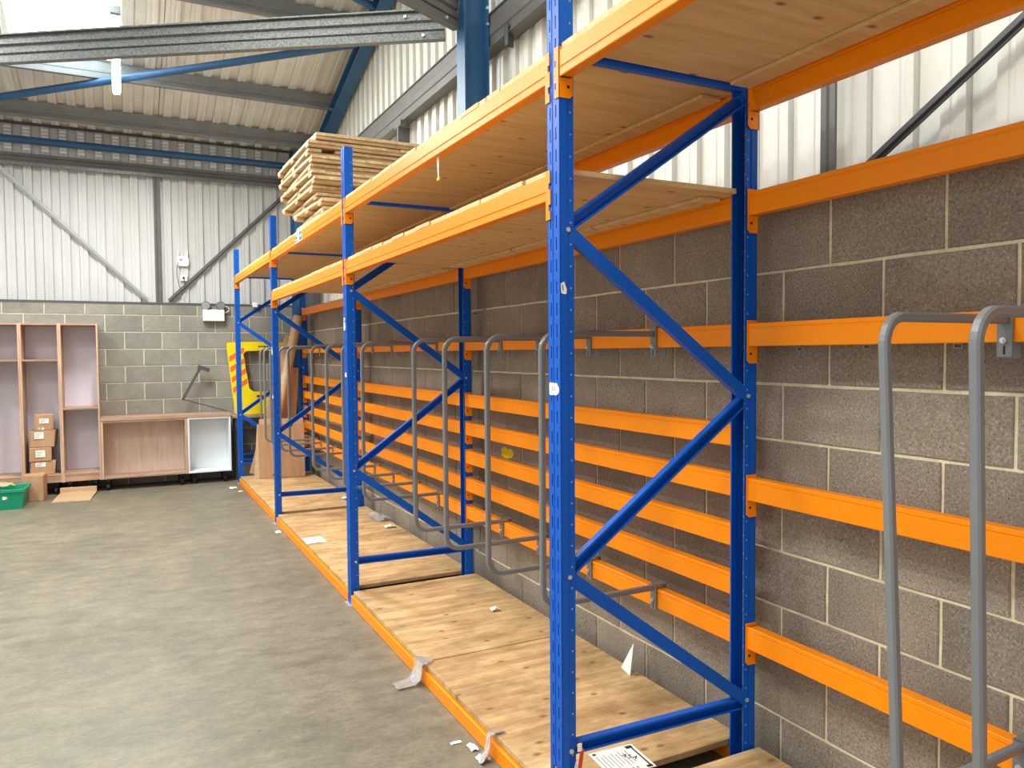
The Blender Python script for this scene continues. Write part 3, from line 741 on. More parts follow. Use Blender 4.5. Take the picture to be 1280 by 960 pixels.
for fi, y, z, hh in ((2, 0.055, 1.905, 0.085), (2, 0.040, 1.563, 0.030), (3, 0.05, 1.74, 0.080), (3, 0.055, 1.28, 0.03), (4, 0.03, 1.60, 0.03)):
    st = flat_poly('sticker', [(-0.020, -hh/2), (0.010, -hh/2), (0.018, -hh/4), (0.012, 0.1*hh), (0.016, hh/2), (-0.020, hh/2)], M['paper'], frames[fi], mw=AISLE((-0.0006, y, z)))
    if hh > 0.05: flat_poly('sticker_print', [(-0.008, -0.004), (0.004, -0.006), (0.006, 0.018), (-0.006, 0.02)], M['ink'], st, 0.0003, Matrix.Translation((0, 0.015, 0.0008)))
# green safety sign fixed to the third bay's upper beam
sg = thing('safety_sign', 'green and white exit sign fixed to the orange upper beam', 'sign', (XF-0.002, 6.575, Z_UP+0.048))
put('sign_plate', MB().cbox(-0.003, -0.0005, -0.148, 0.148, -0.043, 0.043, 0.0008), sg, mats=M['paper'])
put('sign_face', MB().cbox(-0.0042, -0.003, -0.138, 0.138, -0.035, 0.035, 0.0004), sg, mats=M['sign_green'])
text('sign_lettering', 'Fire\nexit', 0.036, M['paper'], sg, AISLE((-0.0044, 0.092, 0.004)))
door_m = MB().box(-0.0052, -0.0042, -0.035, 0.030, -0.031, 0.031)
put('sign_doorway', door_m, sg, mats=M['paper'])
man = [(0.002, 0.026), (0.010, 0.026), (0.010, 0.018), (0.018, 0.010), (0.012, 0.004), (0.006, 0.008), (0.008, -0.006), (0.016, -0.014), (0.010, -0.026), (0.004, -0.012), (-0.006, -0.026), (-0.014, -0.022), (-0.004, -0.006), (-0.006, 0.006), (-0.014, 0.0), (-0.016, 0.008), (-0.004, 0.016), (0.002, 0.018)]
flat_poly('sign_figure', man, M['sign_green'], sg, 0.0004, AISLE((-0.0054, -0.002, 0)))
flat_poly('sign_arrow', [(-0.032, 0.006), (0.002, 0.006), (0.002, 0.022), (0.032, 0.0), (0.002, -0.022), (0.002, -0.006), (-0.032, -0.006)], M['paper'], sg, 0.0005, AISLE((-0.0045, -0.092, 0)))

# hanging cable tie under the upper beam
tie = thing('cable_tie', 'white cable tie with yellow tip hanging below the orange upper beam', 'cable tie', (1.37, 3.46, Z_UP))
put('tie_strap', MB().add([(-0.003, -0.012, 0), (-0.003, 0.012, 0), (-0.002, 0.002, -0.098), (-0.002, -0.006, -0.098), (0.0, -0.012, 0), (0.0, 0.012, 0), (0.0, 0.002, -0.098), (0.0, -0.006, -0.098)], [(0,1,2,3),(7,6,5,4),(0,4,5,1),(1,5,6,2),(2,6,7,3),(3,7,4,0)]), tie, mats=M['white_plastic'])
put('tie_tip', MB().cbox(-0.006, 0.004, -0.016, 0.012, -0.112, -0.096, 0.003), tie, mats=M['amber'])

# printed delivery sheet lying on the second bay's floor deck
ZD = 0.105
ps = thing('printed_sheet', 'white printed label sheet lying on the second bay floor deck', 'paper', (1.715, 2.452, ZD), (0, 0, math.radians(-4)))
put('sheet', MB().cbox(-0.105, 0.095, -0.10, 0.085, 0, 0.0012, 0.0004), ps, mats=M['paper'])
pm = MB(); pg = MB()
pm.box(0.075, 0.082, -0.085, 0.055, 0.0012, 0.0018); pm.box(0.055, 0.085, 0.055, 0.075, 0.0012, 0.0018); pm.box(0.06, 0.085, -0.095, -0.08, 0.0012, 0.0018); pm.box(-0.095, -0.08, 0.06, 0.072, 0.0012, 0.0018)
for i in range(9):
    pg.box(-0.09+0.016*i, -0.088+0.016*i+0.002, -0.06+0.01*(i % 3), 0.05-0.012*(i % 2), 0.0012, 0.0017)
for i in range(6): pg.box(-0.07+0.018*i, -0.062+0.018*i, -0.085, -0.072, 0.0012, 0.0017)
put('printed_bars', pm, ps, mats=M['ink']); put('printed_lines', pg, ps, mats=M['ink_grey'])
text('printed_title', '454', 0.042, M['ink'], ps, axes((0.75, -0.66, 0), (0.66, 0.75, 0), (0, 0, 1), (0.035, 0.0, 0.0016)), extr=0.0002)

def crumple(name, loc, sx, sy, sz, m, label, cat, seed, fold=0.6, rot=0.0):
    """crumpled film or paper: a lumpy folded sheet with thickness"""
    r = random.Random(seed); nx, ny = 9, 6; v = []; th = 0.0016
    for j in range(ny):
        for i in range(nx):
            x = (i/(nx-1)-0.5)*sx*(1+r.uniform(-0.1, 0.1)*fold); y = (j/(ny-1)-0.5)*sy*(1+r.uniform(-0.3, 0.3)*fold)
            e = 1-abs(i/(nx-1)-0.5)*1.2
            v.append((x, y, th+sz*max(0, (0.35+0.65*r.random())*e)))
    n0 = len(v); v += [(x, y, max(0, z-th)) for x, y, z in v]; f = []
    for j in range(ny-1):
        for i in range(nx-1):
            a = j*nx+i; f.append((a, a+1, a+nx+1, a+nx)); f.append((n0+a, n0+a+nx, n0+a+nx+1, n0+a+1))
    bd = [i for i in range(nx)]+[j*nx+nx-1 for j in range(1, ny)]+[(ny-1)*nx+i for i in range(nx-2, -1, -1)]+[j*nx for j in range(ny-2, 0, -1)]
    for a, b in zip(bd, bd[1:]+bd[:1]): f.append((a, n0+a, n0+b, b))
    return tag(put(name, MB().add(v, f), None, loc, (0, 0, rot), mats=m), label, cat)
crumple('plastic_scrap', (2.20, 7.22, ZD), 0.16, 0.34, 0.045, M['film'], 'crumpled clear and white wrap near the wall on the third bay deck', 'litter', 3)
crumple('paper_scrap', (2.17, 6.78, ZD), 0.10, 0.06, 0.03, M['paper'], 'small white scrap by the wall in the middle of the third bay', 'litter', 4)
crumple('paper_scrap', (1.44, 6.62, ZD), 0.17, 0.22, 0.006, M['paper'], 'flat white paper near the front edge of the third bay deck', 'paper', 5, 0.25)
crumple('paper_scrap', (2.03, 4.26, ZD), 0.055, 0.045, 0.03, M['paper'], 'tiny white paper scrap in the middle of the second bay deck', 'litter', 6)
crumple('paper_scrap', (1.62, 9.2, ZD), 0.06, 0.05, 0.012, M['paper'], 'tiny pale scrap on the fourth bay deck', 'litter', 16)
crumple('foam_scrap', (2.16, 8.35, ZD), 0.06, 0.09, 0.035, M['paper'], 'small white foam lump on the fourth bay deck near the wall', 'litter', 12)
crumple('plastic_scrap', (1.235, 10.35, 0.0), 0.09, 0.13, 0.012, M['paper'], 'white plastic scrap on the floor beside the end frame', 'litter', 7, 0.5)
crumple('plastic_scrap', (1.285, 10.03, 0.0), 0.05, 0.05, 0.01, M['paper'], 'tiny white scrap on the floor by the fourth bay kick beam', 'litter', 17, 0.5)
crumple('paper_scrap', (1.262, 3.057, 0.0), 0.05, 0.02, 0.005, M['paper'], 'thin white sliver on the concrete beside the second bay', 'litter', 8)
crumple('paper_scrap', (1.310, 2.98, 0.0), 0.035, 0.06, 0.014, M['paper'], 'small white curl on the concrete touching the second bay kick beam', 'litter', 9)
crumple('foil_scrap', (1.308, 2.86, 0.0), 0.055, 0.055, 0.035, M['zinc'], 'crumpled silvery foil on the concrete by the second bay kick beam', 'litter', 10)
crumple('paper_scrap', (1.30, 7.55, 0.0), 0.05, 0.09, 0.008, M['paper'], 'pale scrap on the concrete by the third bay kick beam', 'litter', 18)
# film draped over the kick beam
def drape(loc, wd, seed, m, label, out=0.09):
    r = random.Random(seed); v = []; path = [(0.055, 0.110), (0.015, 0.112), (-0.008, 0.108), (-0.016, 0.07), (-0.03, 0.035), (-0.05, 0.012), (-0.05-out, 0.006)]
    n = 7
    for i, (x, z) in enumerate(path):
        for j in range(n):
            k = (j/(n-1)-0.5)*wd*(0.45+0.55*math.sin(math.pi*(i+0.8)/(len(path)+0.8)))
            v.append((x-abs(r.gauss(0, 0.006)), k+r.gauss(0, 0.006), max(0.003, z+r.uniform(0, 0.006))))
    n0 = len(v); v += [(x+0.001, y, z-0.0012) for x, y, z in v]; f = []
    for i in range(len(path)-1):
        for j in range(n-1):
            a = i*n+j; f.append((a, a+n, a+n+1, a+1)); f.append((n0+a, n0+a+1, n0+a+n+1, n0+a+n))
    return tag(put('polythene_film', MB().add(v, f), None, loc, mats=m), label, 'film')
drape((XF, 3.72, 0), 0.13, 21, M['film'], 'torn clear polythene draped over the second bay kick beam')
drape((XF, 2.86, 0), 0.045, 22, M['film'], 'small clear film scrap stuck to the second bay kick beam', 0.01)
# white bag corner standing against the wall
bg = MB(); bg.add([(0, -0.055, 0), (0.02, 0.05, 0), (0.045, 0.02, 0), (0.030, -0.03, 0), (0.062, 0.0, 0.135), (0.064, 0.012, 0.12)], [(0, 3, 2, 1), (0, 1, 4), (1, 5, 4), (1, 2, 5), (2, 3, 4), (2, 4, 5), (3, 0, 4)])
tag(put('plastic_bag', bg, None, (2.20, 3.13, ZD), mats=M['white_plastic']), 'white plastic bag corner standing against the wall on the second bay deck', 'bag')
# red and pale blue tape tied to the stickered frame
tp = thing('barrier_tape', 'red and pale blue tape tied to the foot of the stickered frame', 'tape', (1.403, 2.28, 0.28))
tape_m = MB()
for pts in ([(-0.003, -0.006, 0.04), (0.015, -0.010, 0.02), (0.004, -0.010, -0.05), (-0.012, -0.012, -0.11), (-0.006, -0.010, -0.16)],):
    v = []
    for x, y, z in pts: v += [(x-0.007, y, z), (x+0.007, y-0.003, z)]
    n0 = len(v); v += [(x, y+0.0012, z) for x, y, z in v]; f = []
    for i in range(len(pts)-1): a = 2*i; f += [(a, a+2, a+3, a+1), (n0+a, n0+a+1, n0+a+3, n0+a+2), (a, n0+a, n0+a+2, a+2), (a+1, a+3, n0+a+3, n0+a+1)]
    tape_m.add(v, f)
put('red_strip', tape_m, tp, mats=M['tape_red'])
bl = MB().add([(-0.008, -0.007, -0.02), (-0.055, -0.007, -0.16), (-0.01, -0.013, -0.16), (0.0, -0.010, -0.07), (-0.008, -0.0055, -0.02), (-0.055, -0.0055, -0.16), (-0.01, -0.0115, -0.16), (0.0, -0.0085, -0.07)], [(0,1,2,3),(7,6,5,4),(0,4,5,1),(1,5,6,2),(2,6,7,3),(3,7,4,0)])
put('blue_film', bl, tp, mats=M['tape_blue'])
put('white_tie', MB().cbox(-0.004, 0.014, -0.012, -0.009, 0.015, 0.045, 0.001), tp, mats=M['paper'])
put('red_strip', MB().cbox(-0.062, -0.058, -0.0, 0.05, -0.14, -0.05, 0.001), tp, mats=M['tape_red'])

# small clips left on the block wall below the beams
def clip(y, z, label, s=0.03):
    m = MB(); h = s*0.6; t = 0.004; d = 0.01
    m.box(-d, 0, -s/2, s/2, 0, t).box(-d, 0, -s/2, s/2, h-t, h).box(-d, 0, -s/2, -s/2+t, t, h-t).box(-d, 0, s/2-t, s/2, t, h-t)
    return tag(put('wall_clip', m, None, (XW-0.0005, y, z), mats=M['lens_grey']), label, 'clip', 'small metal clips on the block wall')
clip(2.15, 1.700, 'small metal clip on the wall below the first bay beam, beside the stickered frame')
clip(1.85, 1.705, 'small metal clip on the wall below the first bay beam, behind the leaning hoop')
clip(1.52, 1.705, 'small metal clip on the wall below the first bay beam, between the two hoops')
clip(2.69, 1.690, 'small metal clip on the wall below the second bay beam')
clip(5.214, 1.985, 'small square clip high on the wall past the blue column, first of two', 0.036)
clip(5.06, 1.995, 'small square clip high on the wall past the blue column, second of two', 0.036)

pmk = flat_poly('paint_mark', [(-0.09, -0.03), (-0.02, -0.045), (0.06, -0.03), (0.10, 0.0), (0.05, 0.03), (0.0, 0.022), (-0.04, 0.04), (-0.10, 0.015)], M['yellow'], wr, 0.0008, AISLE((XW-0.0018, 4.70, 1.02)))
pmk['label'] = 'yellow paint mark on the blocks'
# ------------------------------------------------------------------ stack of slatted timber panels on the upper shelf
zt = zU+0.021; rnd = random.Random(11)
slat_me = [MB().cbox(-0.053, 0.053, 0, 1.0, 0, 0.024, 0.002).mesh('slat', M['timber']) for _ in range(2)]
bat_me = MB().cbox(0, 0.95, -0.045, 0.045, 0, 0.024, 0.002).mesh('batten', M['timber_end'])
ord_ = ['bottom', 'second', 'third', 'fourth', 'fifth', 'sixth', 'seventh', 'eighth', 'ninth', 'tenth', 'eleventh', 'top']
offs = [(0.03, 0.02, 0.83, 1.0), (0.05, 0.0, 0.86, -1.5), (0.03, -0.03, 0.92, 2.0), (0.01, 0.06, 1.05, -1.0), (-0.02, 0.05, 1.18, 0.6), (-0.02, -0.02, 1.22, -0.5), (-0.03, 0.03, 1.2, 1.0), (-0.03, 0.06, 1.24, -1.2), (-0.03, 0.0, 1.25, 1.2), (-0.05, 0.05, 1.25, -1.0), (-0.055, 0.0, 1.25, 0.4), (0.0, -0.03, 1.22, 1.2)]
PT = 0.0555
for i in range(12):
    ox, oy, ln, an = offs[i]
    lab = 'pale slatted timber panel, ' + ('at the bottom of the stack on the upper shelf' if i == 0 else 'on top of the stack on the upper shelf' if i == 11 else f'{ord_[i]} from the bottom of the upper shelf stack')
    o = thing('timber_panel', lab, 'timber panel', (1.375+ox, 6.02+oy, zt+i*PT), (math.radians(rnd.uniform(-0.1, 0.1)), 0, math.radians(an)), 'slatted timber panels stacked on the shelf')
    for yb in (0.06, ln*0.5, ln-0.07): put('batten', bat_me, o, (0, yb, 0.0005))
    for k in range(9):
        if rnd.random() < 0.04 and 0 < k < 8: continue
        s = put('slat', slat_me[k % 2], o, (0.0535+k*0.1055, rnd.uniform(-0.012, 0.012), 0.026)); s.scale = (1, ln+rnd.uniform(-0.01, 0.01), 1)

# ------------------------------------------------------------------ far end: bookcases and cabinets on castors
YF, YB = 10.90, 11.345
def caster(parent, x, y, zt_):
    c = put('caster', MB().cyl((-0.014, 0, 0.045), (0.014, 0, 0.045), 0.045, 14), parent, (x, y, 0), (0, 0, random.uniform(-0.6, 0.6)), mats=M['rubber'])
    fk = MB().cbox(-0.022, -0.016, -0.02, 0.03, 0.04, 0.12, 0.002).cbox(0.016, 0.022, -0.02, 0.03, 0.04, 0.12, 0.002).cbox(-0.024, 0.024, -0.025, 0.04, 0.105, 0.125, 0.003).cbox(-0.03, 0.03, -0.03, 0.045, 0.125, zt_, 0.002)
    put('fork', fk, c, mats=M['black'])
def bookcase(x0, x1, shelves, label, ztop=2.105):
    xc = (x0+x1)/2; o = thing('tall_bookcase', label, 'bookcase', (xc, (YF+YB)/2, 0), (0, 0, 0), 'tall open bookcases')
    L = lambda n, b, m: put(n, MB().cbox(b[0]-xc, b[1]-xc, b[2]-(YF+YB)/2, b[3]-(YF+YB)/2, b[4], b[5], 0.0015), o, mats=M[m])
    t = 0.019
    L('side_panel', (x0, x0+t, YF, YB, 0.15, ztop), 'oak'); L('side_panel', (x1-t, x1, YF, YB, 0.15, ztop), 'oak')
    L('top_panel', (x0+t, x1-t, YF, YB, ztop-0.022, ztop), 'oak_x'); L('bottom_panel', (x0+t, x1-t, YF, YB, 0.235, 0.255), 'oak_x')
    L('plinth', (x0+t, x1-t, YF+0.004, YF+0.022, 0.155, 0.235), 'oak_x')
    L('back_panel', (x0+t, x1-t, YB-0.012, YB-0.004, 0.235, ztop-0.022), 'back')
    for z in shelves: L('shelf', (x0+t, x1-t, YF+0.008, YB-0.012, z-0.011, z+0.011), 'oak_x')
    for sx in (x0+0.07, x1-0.07):
        for sy in (YF+0.07, YB-0.08): caster(o, sx-xc, sy-(YF+YB)/2, 0.155)
    return o
bookcase(-1.492, -1.089, [1.655], 'tall oak-effect bookcase behind the green crate')
bookcase(-1.088, -0.677, [1.655], 'tall oak-effect bookcase holding four cardboard boxes')
bookcase(-0.676, -0.258, [1.052], 'tall oak-effect bookcase with a low middle shelf, beside the long cabinet')
def low_cab(name, x0, x1, label, m, mb, extra):
    xc = (x0+x1)/2; ym = (YF+YB)/2; o = thing(name, label, 'cabinet', (xc, ym, 0))
    L = lambda n, b, mm: put(n, MB().cbox(b[0]-xc, b[1]-xc, b[2]-ym, b[3]-ym, b[4], b[5], 0.0015), o, mats=M[mm])
    t = 0.02; z0, z1 = 0.15, 0.884
    L('side_panel', (x0, x0+t+extra, YF, YB-0.02, z0, z1), m); L('side_panel', (x1-t-extra, x1, YF, YB-0.02, z0, z1), m)
    L('bottom_panel', (x0+t+extra, x1-t-extra, YF, YB-0.02, z0, z0+0.022), m if m != 'oak' else 'oak_x')
    L('top_rail', (x0+t+extra, x1-t-extra, YF, YF+0.1, z1-0.022, z1), m if m != 'oak' else 'oak_x')
    L('back_panel', (x0+t+extra, x1-t-extra, YB-0.13, YB-0.115, z0+0.022, z1), mb)
    for sx in (x0+0.07, x1-0.08):
        for sy in (YF+0.07, YB-0.10): caster(o, sx-xc, sy-ym, z0)
    return o
low_cab('low_cabinet', -0.255, 0.748, 'long open oak-effect cabinet on black castors under the worktop', 'oak', 'back_oak', 0.008)
low_cab('low_cabinet', 0.752, 1.288, 'white open cabinet on black castors beside the end frame', 'white_melamine', 'white_melamine', 0.0)
tag(box_obj('worktop', (-0.256, 1.30, YF-0.008, YB+0.01, 0.885, 0.922), M['oak_x']), 'oak-effect worktop lying across the long and white cabinets', 'worktop')
# stack of four boxes in the middle bookcase
def carton(b, rot, label, lab_pos, squash=0.0, m='card', tilt=0.0, name='cardboard_box'):
    x0, x1, y0, y1, z0, z1 = b; xc, yc = (x0+x1)/2, (y0+y1)/2
    o = thing(name, label, 'box', (xc, yc, z0), (0, math.radians(tilt), math.radians(rot)))
    me = MB().cbox(x0-xc, x1-xc, y0-yc, y1-yc, 0, z1-z0, 0.006); q = me.mesh('carton', M[m])
    for v in q.vertices:
        k = v.co.z/(z1-z0); v.co.x += squash*k*0.3+random.uniform(-0.004, 0.004); v.co.y += random.uniform(-0.004, 0.004)
    put('carton', q, o)
    put('flap', MB().cbox(x0-xc+0.004, x1-xc-0.004, -0.004+0.0, (y1-y0)/2-0.006, z1-z0-0.001, z1-z0+0.0025, 0.001), o, mats=M[m])
    put('flap', MB().cbox(x0-xc+0.004, x1-xc-0.004, -(y1-y0)/2+0.006, -0.008, z1-z0-0.001, z1-z0+0.0025, 0.001), o, mats=M[m])
    for (lx, lz, lw, lh) in lab_pos:
        k = (lz+lh/2)/(z1-z0)*squash*0.3
        l = put('paper_label', MB().cbox(lx-xc+k, lx-xc+lw+k, y0-yc-0.006, y0-yc-0.003, lz, lz+lh, 0.0005), o, mats=M['paper'])
        mk = MB()
        for r_ in range(3): mk.box(lx-xc+k+0.008, lx-xc+k+lw*(0.5+0.12*r_), y0-yc-0.0066, y0-yc-0.006, lz+lh*(0.2+0.25*r_), lz+lh*(0.2+0.25*r_)+0.006)
        put('print', mk, l, mats=M['ink_grey'])
    return o
zb = 0.2555
carton((-1.025, -0.765, 10.95, 11.22, zb, zb+0.165), 0, 'dented cardboard box at the bottom of the four in the bookcase', [(-0.975, 0.10, 0.105, 0.05), (-0.93, 0.0, 0.05, 0.03)], 0.05)
carton((-1.035, -0.795, 10.94, 11.20, zb+0.169, zb+0.334), 1, 'cardboard box second from the bottom in the bookcase, square label', [(-0.965, 0.05, 0.10, 0.085)], 0.02)
carton((-1.02, -0.755, 10.95, 11.20, zb+0.338, zb+0.54), -3, 'cardboard box third from the bottom in the bookcase, label at its corner', [(-0.975, 0.105, 0.10, 0.08)], 0.06)
carton((-0.985, -0.78, 10.96, 11.18, zb+0.544, zb+0.735), 4, 'cardboard box topmost of the four in the bookcase, oval label', [(-0.93, 0.085, 0.10, 0.06), (-0.93, 0.01, 0.055, 0.025)], 0.05)
carton((-1.06, -0.845, 10.53, 10.77, 0.0, 0.305), -4, 'upright cardboard box on the floor between green crate and bookcase', [], 0.0)
# green crate with paper in it
cr = thing('plastic_crate', 'green plastic crate full of brown paper on the floor', 'crate', (-1.26, 10.30, 0), (0, 0, math.radians(-3)))
cm = MB(); b0, b1_, h = (0.235, 0.17), (0.265, 0.2), 0.225
def frust(m, s0, s1, z0, z1):
    v = [(-s0[0],-s0[1],z0),(s0[0],-s0[1],z0),(s0[0],s0[1],z0),(-s0[0],s0[1],z0),(-s1[0],-s1[1],z1),(s1[0],-s1[1],z1),(s1[0],s1[1],z1),(-s1[0],s1[1],z1)]
    vi = [(x*0.97, y*0.97, z if z > z0 else z+0.006) for x, y, z in v]
    m.add(v+vi, [(0,3,2,1),(8,9,10,11)]+[(i, (i+1)%4, 4+(i+1)%4, 4+i) for i in range(4)]+[(8+(i+1)%4, 8+i, 12+i, 12+(i+1)%4) for i in range(4)]+[(4+i, 4+(i+1)%4, 12+(i+1)%4, 12+i) for i in range(4)])
frust(cm, b0, b1_, 0, h); put('tub', cm, cr, mats=M['crate_green'])
rm = MB()
for a in ((-0.275, 0.275, -0.212, -0.198), (-0.275, 0.275, 0.198, 0.212), (-0.277, -0.262, -0.2, 0.2), (0.262, 0.277, -0.2, 0.2)): rm.cbox(*a, h-0.03, h+0.005, 0.003)
put('rim', rm, cr, mats=M['crate_green'])
put('paper_label', MB().cbox(0.055, 0.085, -0.191, -0.186, 0.115, 0.155, 0.002).cbox(0.085, 0.10, -0.1905, -0.186, 0.12, 0.15, 0.002), cr, mats=M['paper'])
crumple('packing_paper', (-1.29, 10.29, 0.232), 0.34, 0.28, 0.075, M['card_light'], 'crumpled brown packing paper piled in the green crate', 'paper', 31, 0.4, 0.2)
tag(put('cardboard_sheet', MB().extrude([(-0.20, 0.0), (0.20, 0.0), (0.20, 0.006), (0.02, 0.012), (-0.20, 0.006)], (0, -0.28, 0), (0, 0.28, 0.02), (1, 0, 0), (0, 0, 1)).cbox(-0.20, 0.20, 0.26, 0.30, 0.0, 0.085, 0.003), None, (-0.54, 10.60, 0.0), (0, 0, math.radians(-6)), mats=M['card_light']), 'flattened cardboard tray on the floor before the bookcases', 'cardboard')

# bent grey arm standing behind the worktop
ar = thing('folding_arm', 'bent grey metal arm resting on the worktop against the far wall', 'metal arm', (0.724, 11.25, 0.922))
def bar(a, b, w_, t_): 
    a, b = Vector(a), Vector(b); d = (b-a).normalized(); n = Vector((0, 1, 0)).cross(d)
    return MB().extrude([(-w_/2, -t_/2), (w_/2, -t_/2), (w_/2, t_/2), (-w_/2, t_/2)], a, b, n, (0, 1, 0))
put('lower_bar', bar((0, 0, 0.19), (0.56, 0, 0.008), 0.016, 0.02), ar, mats=M['dark_grey'])
put('upper_bar', bar((0, 0, 0.185), (0.225, 0, 0.60), 0.034, 0.02), ar, mats=M['dark_grey'])
put('head', bar((0.20, 0, 0.625), (0.345, 0, 0.575), 0.055, 0.05), ar, mats=M['dark_grey'])

# bench plank behind the end frame, yellow vehicle panel leaning on the wall
bn = thing('plank_bench', 'low plank bench behind the end frame under the yellow panel', 'bench', (1.74, 11.17, 0))
put('plank', MB().cbox(-0.41, 0.44, -0.14, 0.14, 0.84, 0.875, 0.003), bn, mats=M['oak_x'])
for x in (-0.36, 0.38):
    for y in (-0.10, 0.10): put('leg', MB().cbox(x-0.02, x+0.02, y-0.02, y+0.02, 0, 0.84, 0.002), bn, mats=M['dark_grey'])
yp = thing('vehicle_panel', 'yellow vehicle door panel with orange chevrons leaning on the far wall', 'vehicle panel', (1.30, 11.12, 0.882), (math.radians(-9), 0, 0))
outer = [(0.075, 0.03), (0.10, 0.0), (0.45, 0.0), (0.66, 0.0), (0.80, 0.0), (0.835, 0.03), (0.83, 0.5), (0.82, 0.97), (0.80, 1.01), (0.62, 1.015), (0.35, 1.015), (0.02, 1.01), (0.0, 0.99), (0.035, 0.5)]
inner = [(0.275, 0.36), (0.33, 0.315), (0.50, 0.31), (0.66, 0.31), (0.745, 0.315), (0.785, 0.36), (0.78, 0.6), (0.77, 0.84), (0.735, 0.885), (0.62, 0.89), (0.40, 0.89), (0.255, 0.885), (0.215, 0.845), (0.245, 0.6)]
n = len(outer); v = []
for ring, y in ((outer, 0.0), (inner, 0.0), (inner, 0.035), (outer, 0.035)): v += [(x, y, z) for x, z in ring]
f = []
for a in range(4):
    b = (a+1) % 4
    f += [(a*n+i, b*n+i, b*n+(i+1) % n, a*n+(i+1) % n) for i in range(n)]
put('panel_skin', MB().add(v, [tuple(reversed(q)) for q in f]), yp, mats=M['yellow'])
ch = 0
for k in range(4):
    z = 0.30+k*0.145
    xl = lambda zz: 0.088-0.080*zz
    xr = lambda zz: 0.262-0.062*(zz-0.3)
    q = [(xl(z), z), (xr(z+0.135), z+0.135), (xr(z+0.205), z+0.205), (xl(z+0.07), z+0.07)]
    put('chevron_stripe', MB().add([(x, -0.002, zz) for x, zz in q]+[(x, 0.001, zz) for x, zz in q], [(0,1,2,3),(7,6,5,4),(0,4,5,1),(1,5,6,2),(2,6,7,3),(3,7,4,0)]), yp, mats=M['chevron'])
mk = MB()
for k, (x, wd) in enumerate([(0.37, 0.05), (0.44, 0.025), (0.475, 0.04), (0.525, 0.03), (0.57, 0.045)]): mk.box(x, x+wd, -0.003, 0.0, 0.235-0.004*(k % 2), 0.262)
for k, (x, wd) in enumerate([(0.42, 0.03), (0.46, 0.02), (0.49, 0.035), (0.535, 0.02)]): mk.box(x, x+wd, -0.003, 0.0, 0.94, 0.958)
put('dark_lettering', mk, yp, mats=M['ink'])

# cardboard leaning in the fourth bay
def round_tube(a, b, r, label, name='cardboard_tube'):
    a, b = Vector(a), Vector(b)
    o = tag(put(name, MB().cyl((0, 0, 0), b-a, r, 16).cyl((b-a)*1.0005, (b-a)*0.985, r*0.86, 16, 1), None, a, mats=[M['card_light'], M['dark']]), label, 'tube'); return o
round_tube((1.66, 10.46, 0.12), (2.125, 10.50, 2.22), 0.062, 'thick brown cardboard tube leaning in the fourth bay corner')
tag(put('cardboard_strip', MB().extrude([(-0.045, -0.012), (0.045, -0.012), (0.045, 0.012), (-0.045, 0.012)], (0, 0, 0), (0.50, 0.0, 1.83), (0.96, 0, -0.25), (0, 1, 0)), None, (1.52, 10.613, 0.13), mats=M['card_light']), 'pale flat cardboard strip leaning beside the cardboard tube', 'cardboard')
tag(put('cardboard_strip', MB().extrude([(-0.09, -0.01), (0.09, -0.01), (0.09, 0.01), (-0.09, 0.01)], (0, 0, 0), (0.10, 0.02, 1.40), (0.98, 0, -0.08), (0, 1, 0)), None, (1.95, 10.585, 0.13), mats=M['card']), 'broad brown cardboard strip leaning between tube and wall', 'cardboard')
cs = thing('cardboard_carton', 'large flattened cardboard carton leaning upright on the fourth bay deck', 'cardboard', (1.83, 10.215, ZD+0.004), (math.radians(-4), 0, math.radians(-7)))
put('front_sheet', MB().cbox(-0.285, 0.285, 0, 0.012, 0, 0.70, 0.002), cs, mats=M['card'])
put('back_sheet', MB().cbox(-0.275, 0.275, 0.016, 0.03, 0, 0.765, 0.002), cs, mats=M['card_light'])
put('side_fold', MB().add([(-0.287, 0.0, 0.0), (-0.35, 0.06, 0.0), (-0.30, 0.05, 0.7), (-0.287, 0.0, 0.7), (-0.281, 0.005, 0.0), (-0.345, 0.068, 0.0), (-0.295, 0.058, 0.7), (-0.281, 0.005, 0.7)], [(0,3,2,1),(4,5,6,7),(0,1,5,4),(1,2,6,5),(2,3,7,6),(3,0,4,7)]), cs, mats=M['card_light'])
put('print_mark', MB().box(-0.12, -0.10, -0.0008, 0, 0.03, 0.05).box(-0.08, -0.05, -0.0008, 0, 0.04, 0.055).box(0.06, 0.14, -0.0008, 0, 0.66, 0.68), cs, mats=M['ink'])
# crates on the floor behind the end frame
bc = thing('plastic_tub', 'dark blue plastic tub on the floor behind the end frame', 'tub', (1.68, 11.12, 0))
tm = MB(); frust(tm, (0.22, 0.13), (0.24, 0.145), 0, 0.33); put('tub', tm, bc, mats=M['crate_blue'])
put('lid', MB().cbox(-0.25, 0.25, -0.155, 0.155, 0.33, 0.35, 0.004), bc, mats=M['crate_blue'])
gb = thing('storage_box', 'grey lidded box standing in front of the blue tub behind the end frame', 'box', (1.50, 10.87, 0))
tm = MB(); frust(tm, (0.10, 0.075), (0.11, 0.08), 0, 0.24); put('tub', tm, gb, mats=M['tub_grey']); put('lid', MB().cbox(-0.115, 0.115, -0.086, 0.086, 0.24, 0.255, 0.003), gb, mats=M['tub_grey'])

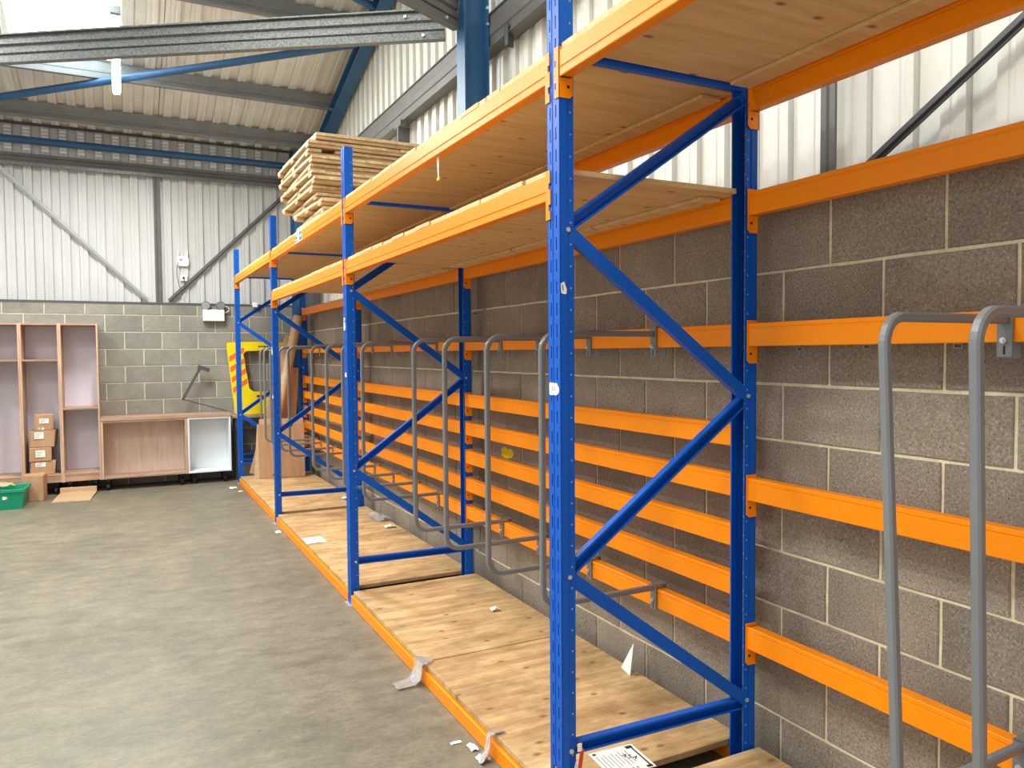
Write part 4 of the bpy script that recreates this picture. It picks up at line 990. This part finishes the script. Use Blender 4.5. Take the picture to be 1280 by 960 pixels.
# ------------------------------------------------------------------ router, socket, emergency light on the far wall
YS = YC-0.03
ro = thing('wifi_router', 'white wireless router with two aerials on the far cladding', 'router', (0.785, YS, 2.99))
body = [(-0.075, -0.045), (-0.06, -0.07), (0.055, -0.07), (0.072, -0.045), (0.072, 0.03), (0.05, 0.065), (-0.05, 0.065), (-0.07, 0.04)]
put('router_body', MB().extrude([(x, z) for x, z in body], (0, 0, 0), (0, -0.035, 0), (1, 0, 0), (0, 0, 1)), ro, mats=M['white_plastic'])
for x, s in ((-0.055, -0.006), (0.055, 0.004)): put('aerial', MB().cyl((x, -0.02, 0.02), (x+s, -0.02, 0.15), 0.009, 8, 0, 0.006), ro, mats=M['white_plastic'])
put('status_panel', MB().cbox(-0.045, -0.01, -0.038, -0.035, 0.0, 0.03, 0.001), ro, mats=M['lens_grey'])
so = thing('power_socket', 'white power socket with black plug below the router', 'socket', (0.79, YS, 2.76))
put('socket_box', MB().cbox(-0.043, 0.043, -0.04, 0, -0.043, 0.043, 0.004), so, mats=M['white_plastic'])
put('plug', MB().cbox(-0.018, 0.006, -0.065, -0.04, -0.014, 0.012, 0.004), so, mats=M['black'])
import itertools
def bez(pts, n=20):
    P = [Vector(p) for p in pts]; out = []
    for i in range(n+1):
        t = i/n; Q = P[:]
        while len(Q) > 1: Q = [a.lerp(b, t) for a, b in zip(Q, Q[1:])]
        out.append(Q[0])
    return out
tag(put('router_cable', MB().tube(bez([(0, 0, 0), (-0.06, -0.01, -0.15), (0.0, -0.01, -0.4), (0.10, -0.01, -0.50), (0.02, -0.01, -0.52), (0.02, -0.01, -0.40), (0.10, -0.02, -0.35), (0.07, -0.03, -0.235)]), 0.004, 6), None, (0.72, YS-0.06, 2.965), mats=M['dark_grey']), 'thin dark cable looping from the router to the socket', 'cable')
em = thing('emergency_light', 'white twin-spot emergency light at the top of the far block wall', 'light', (1.148, YW-0.001, 2.17))
put('battery_box', MB().cbox(-0.138, 0.138, -0.085, 0.0, 0, 0.16, 0.005), em, mats=M['white_plastic'])
for x, tl in ((-0.09, -0.35), (0.085, 0.2)):
    sp = put('spot_lamp', MB().cyl((0, 0.03, 0), (0, -0.035, 0), 0.05, 18, 0, 0.056), em, (x, -0.055, 0.215), (0.15, 0, tl), mats=M['lens_grey'])
    put('lens_ring', MB().cyl((0, -0.03, 0), (0, -0.036, 0), 0.060, 18), sp, mats=M['rail'])
    put('lens', MB().cyl((0, -0.036, 0), (0, -0.040, 0), 0.052, 18), sp, mats=M['lens_grey'])
    put('lamp_stem', MB().cyl((0, 0.0, -0.065), (0, 0.0, -0.045), 0.012, 8), sp, mats=M['white_plastic'])
put('flex', MB().tube(bez([(0.138, -0.04, 0.12), (0.24, -0.04, 0.13), (0.22, -0.02, 0.22), (0.12, -0.02, 0.21)], 10), 0.006, 6), em, mats=M['white_plastic'])
jb = thing('junction_box', 'small white junction box on the far flashing above the yellow panel', 'box', (1.70, YW-0.04, 2.37))
put('box_body', MB().cbox(-0.035, 0.035, -0.03, 0.03, 0, 0.07, 0.006), jb, mats=M['white_plastic'])
put('gland', MB().cyl((-0.035, 0, 0.03), (-0.055, 0, 0.03), 0.012, 8), jb, mats=M['lens_grey'])
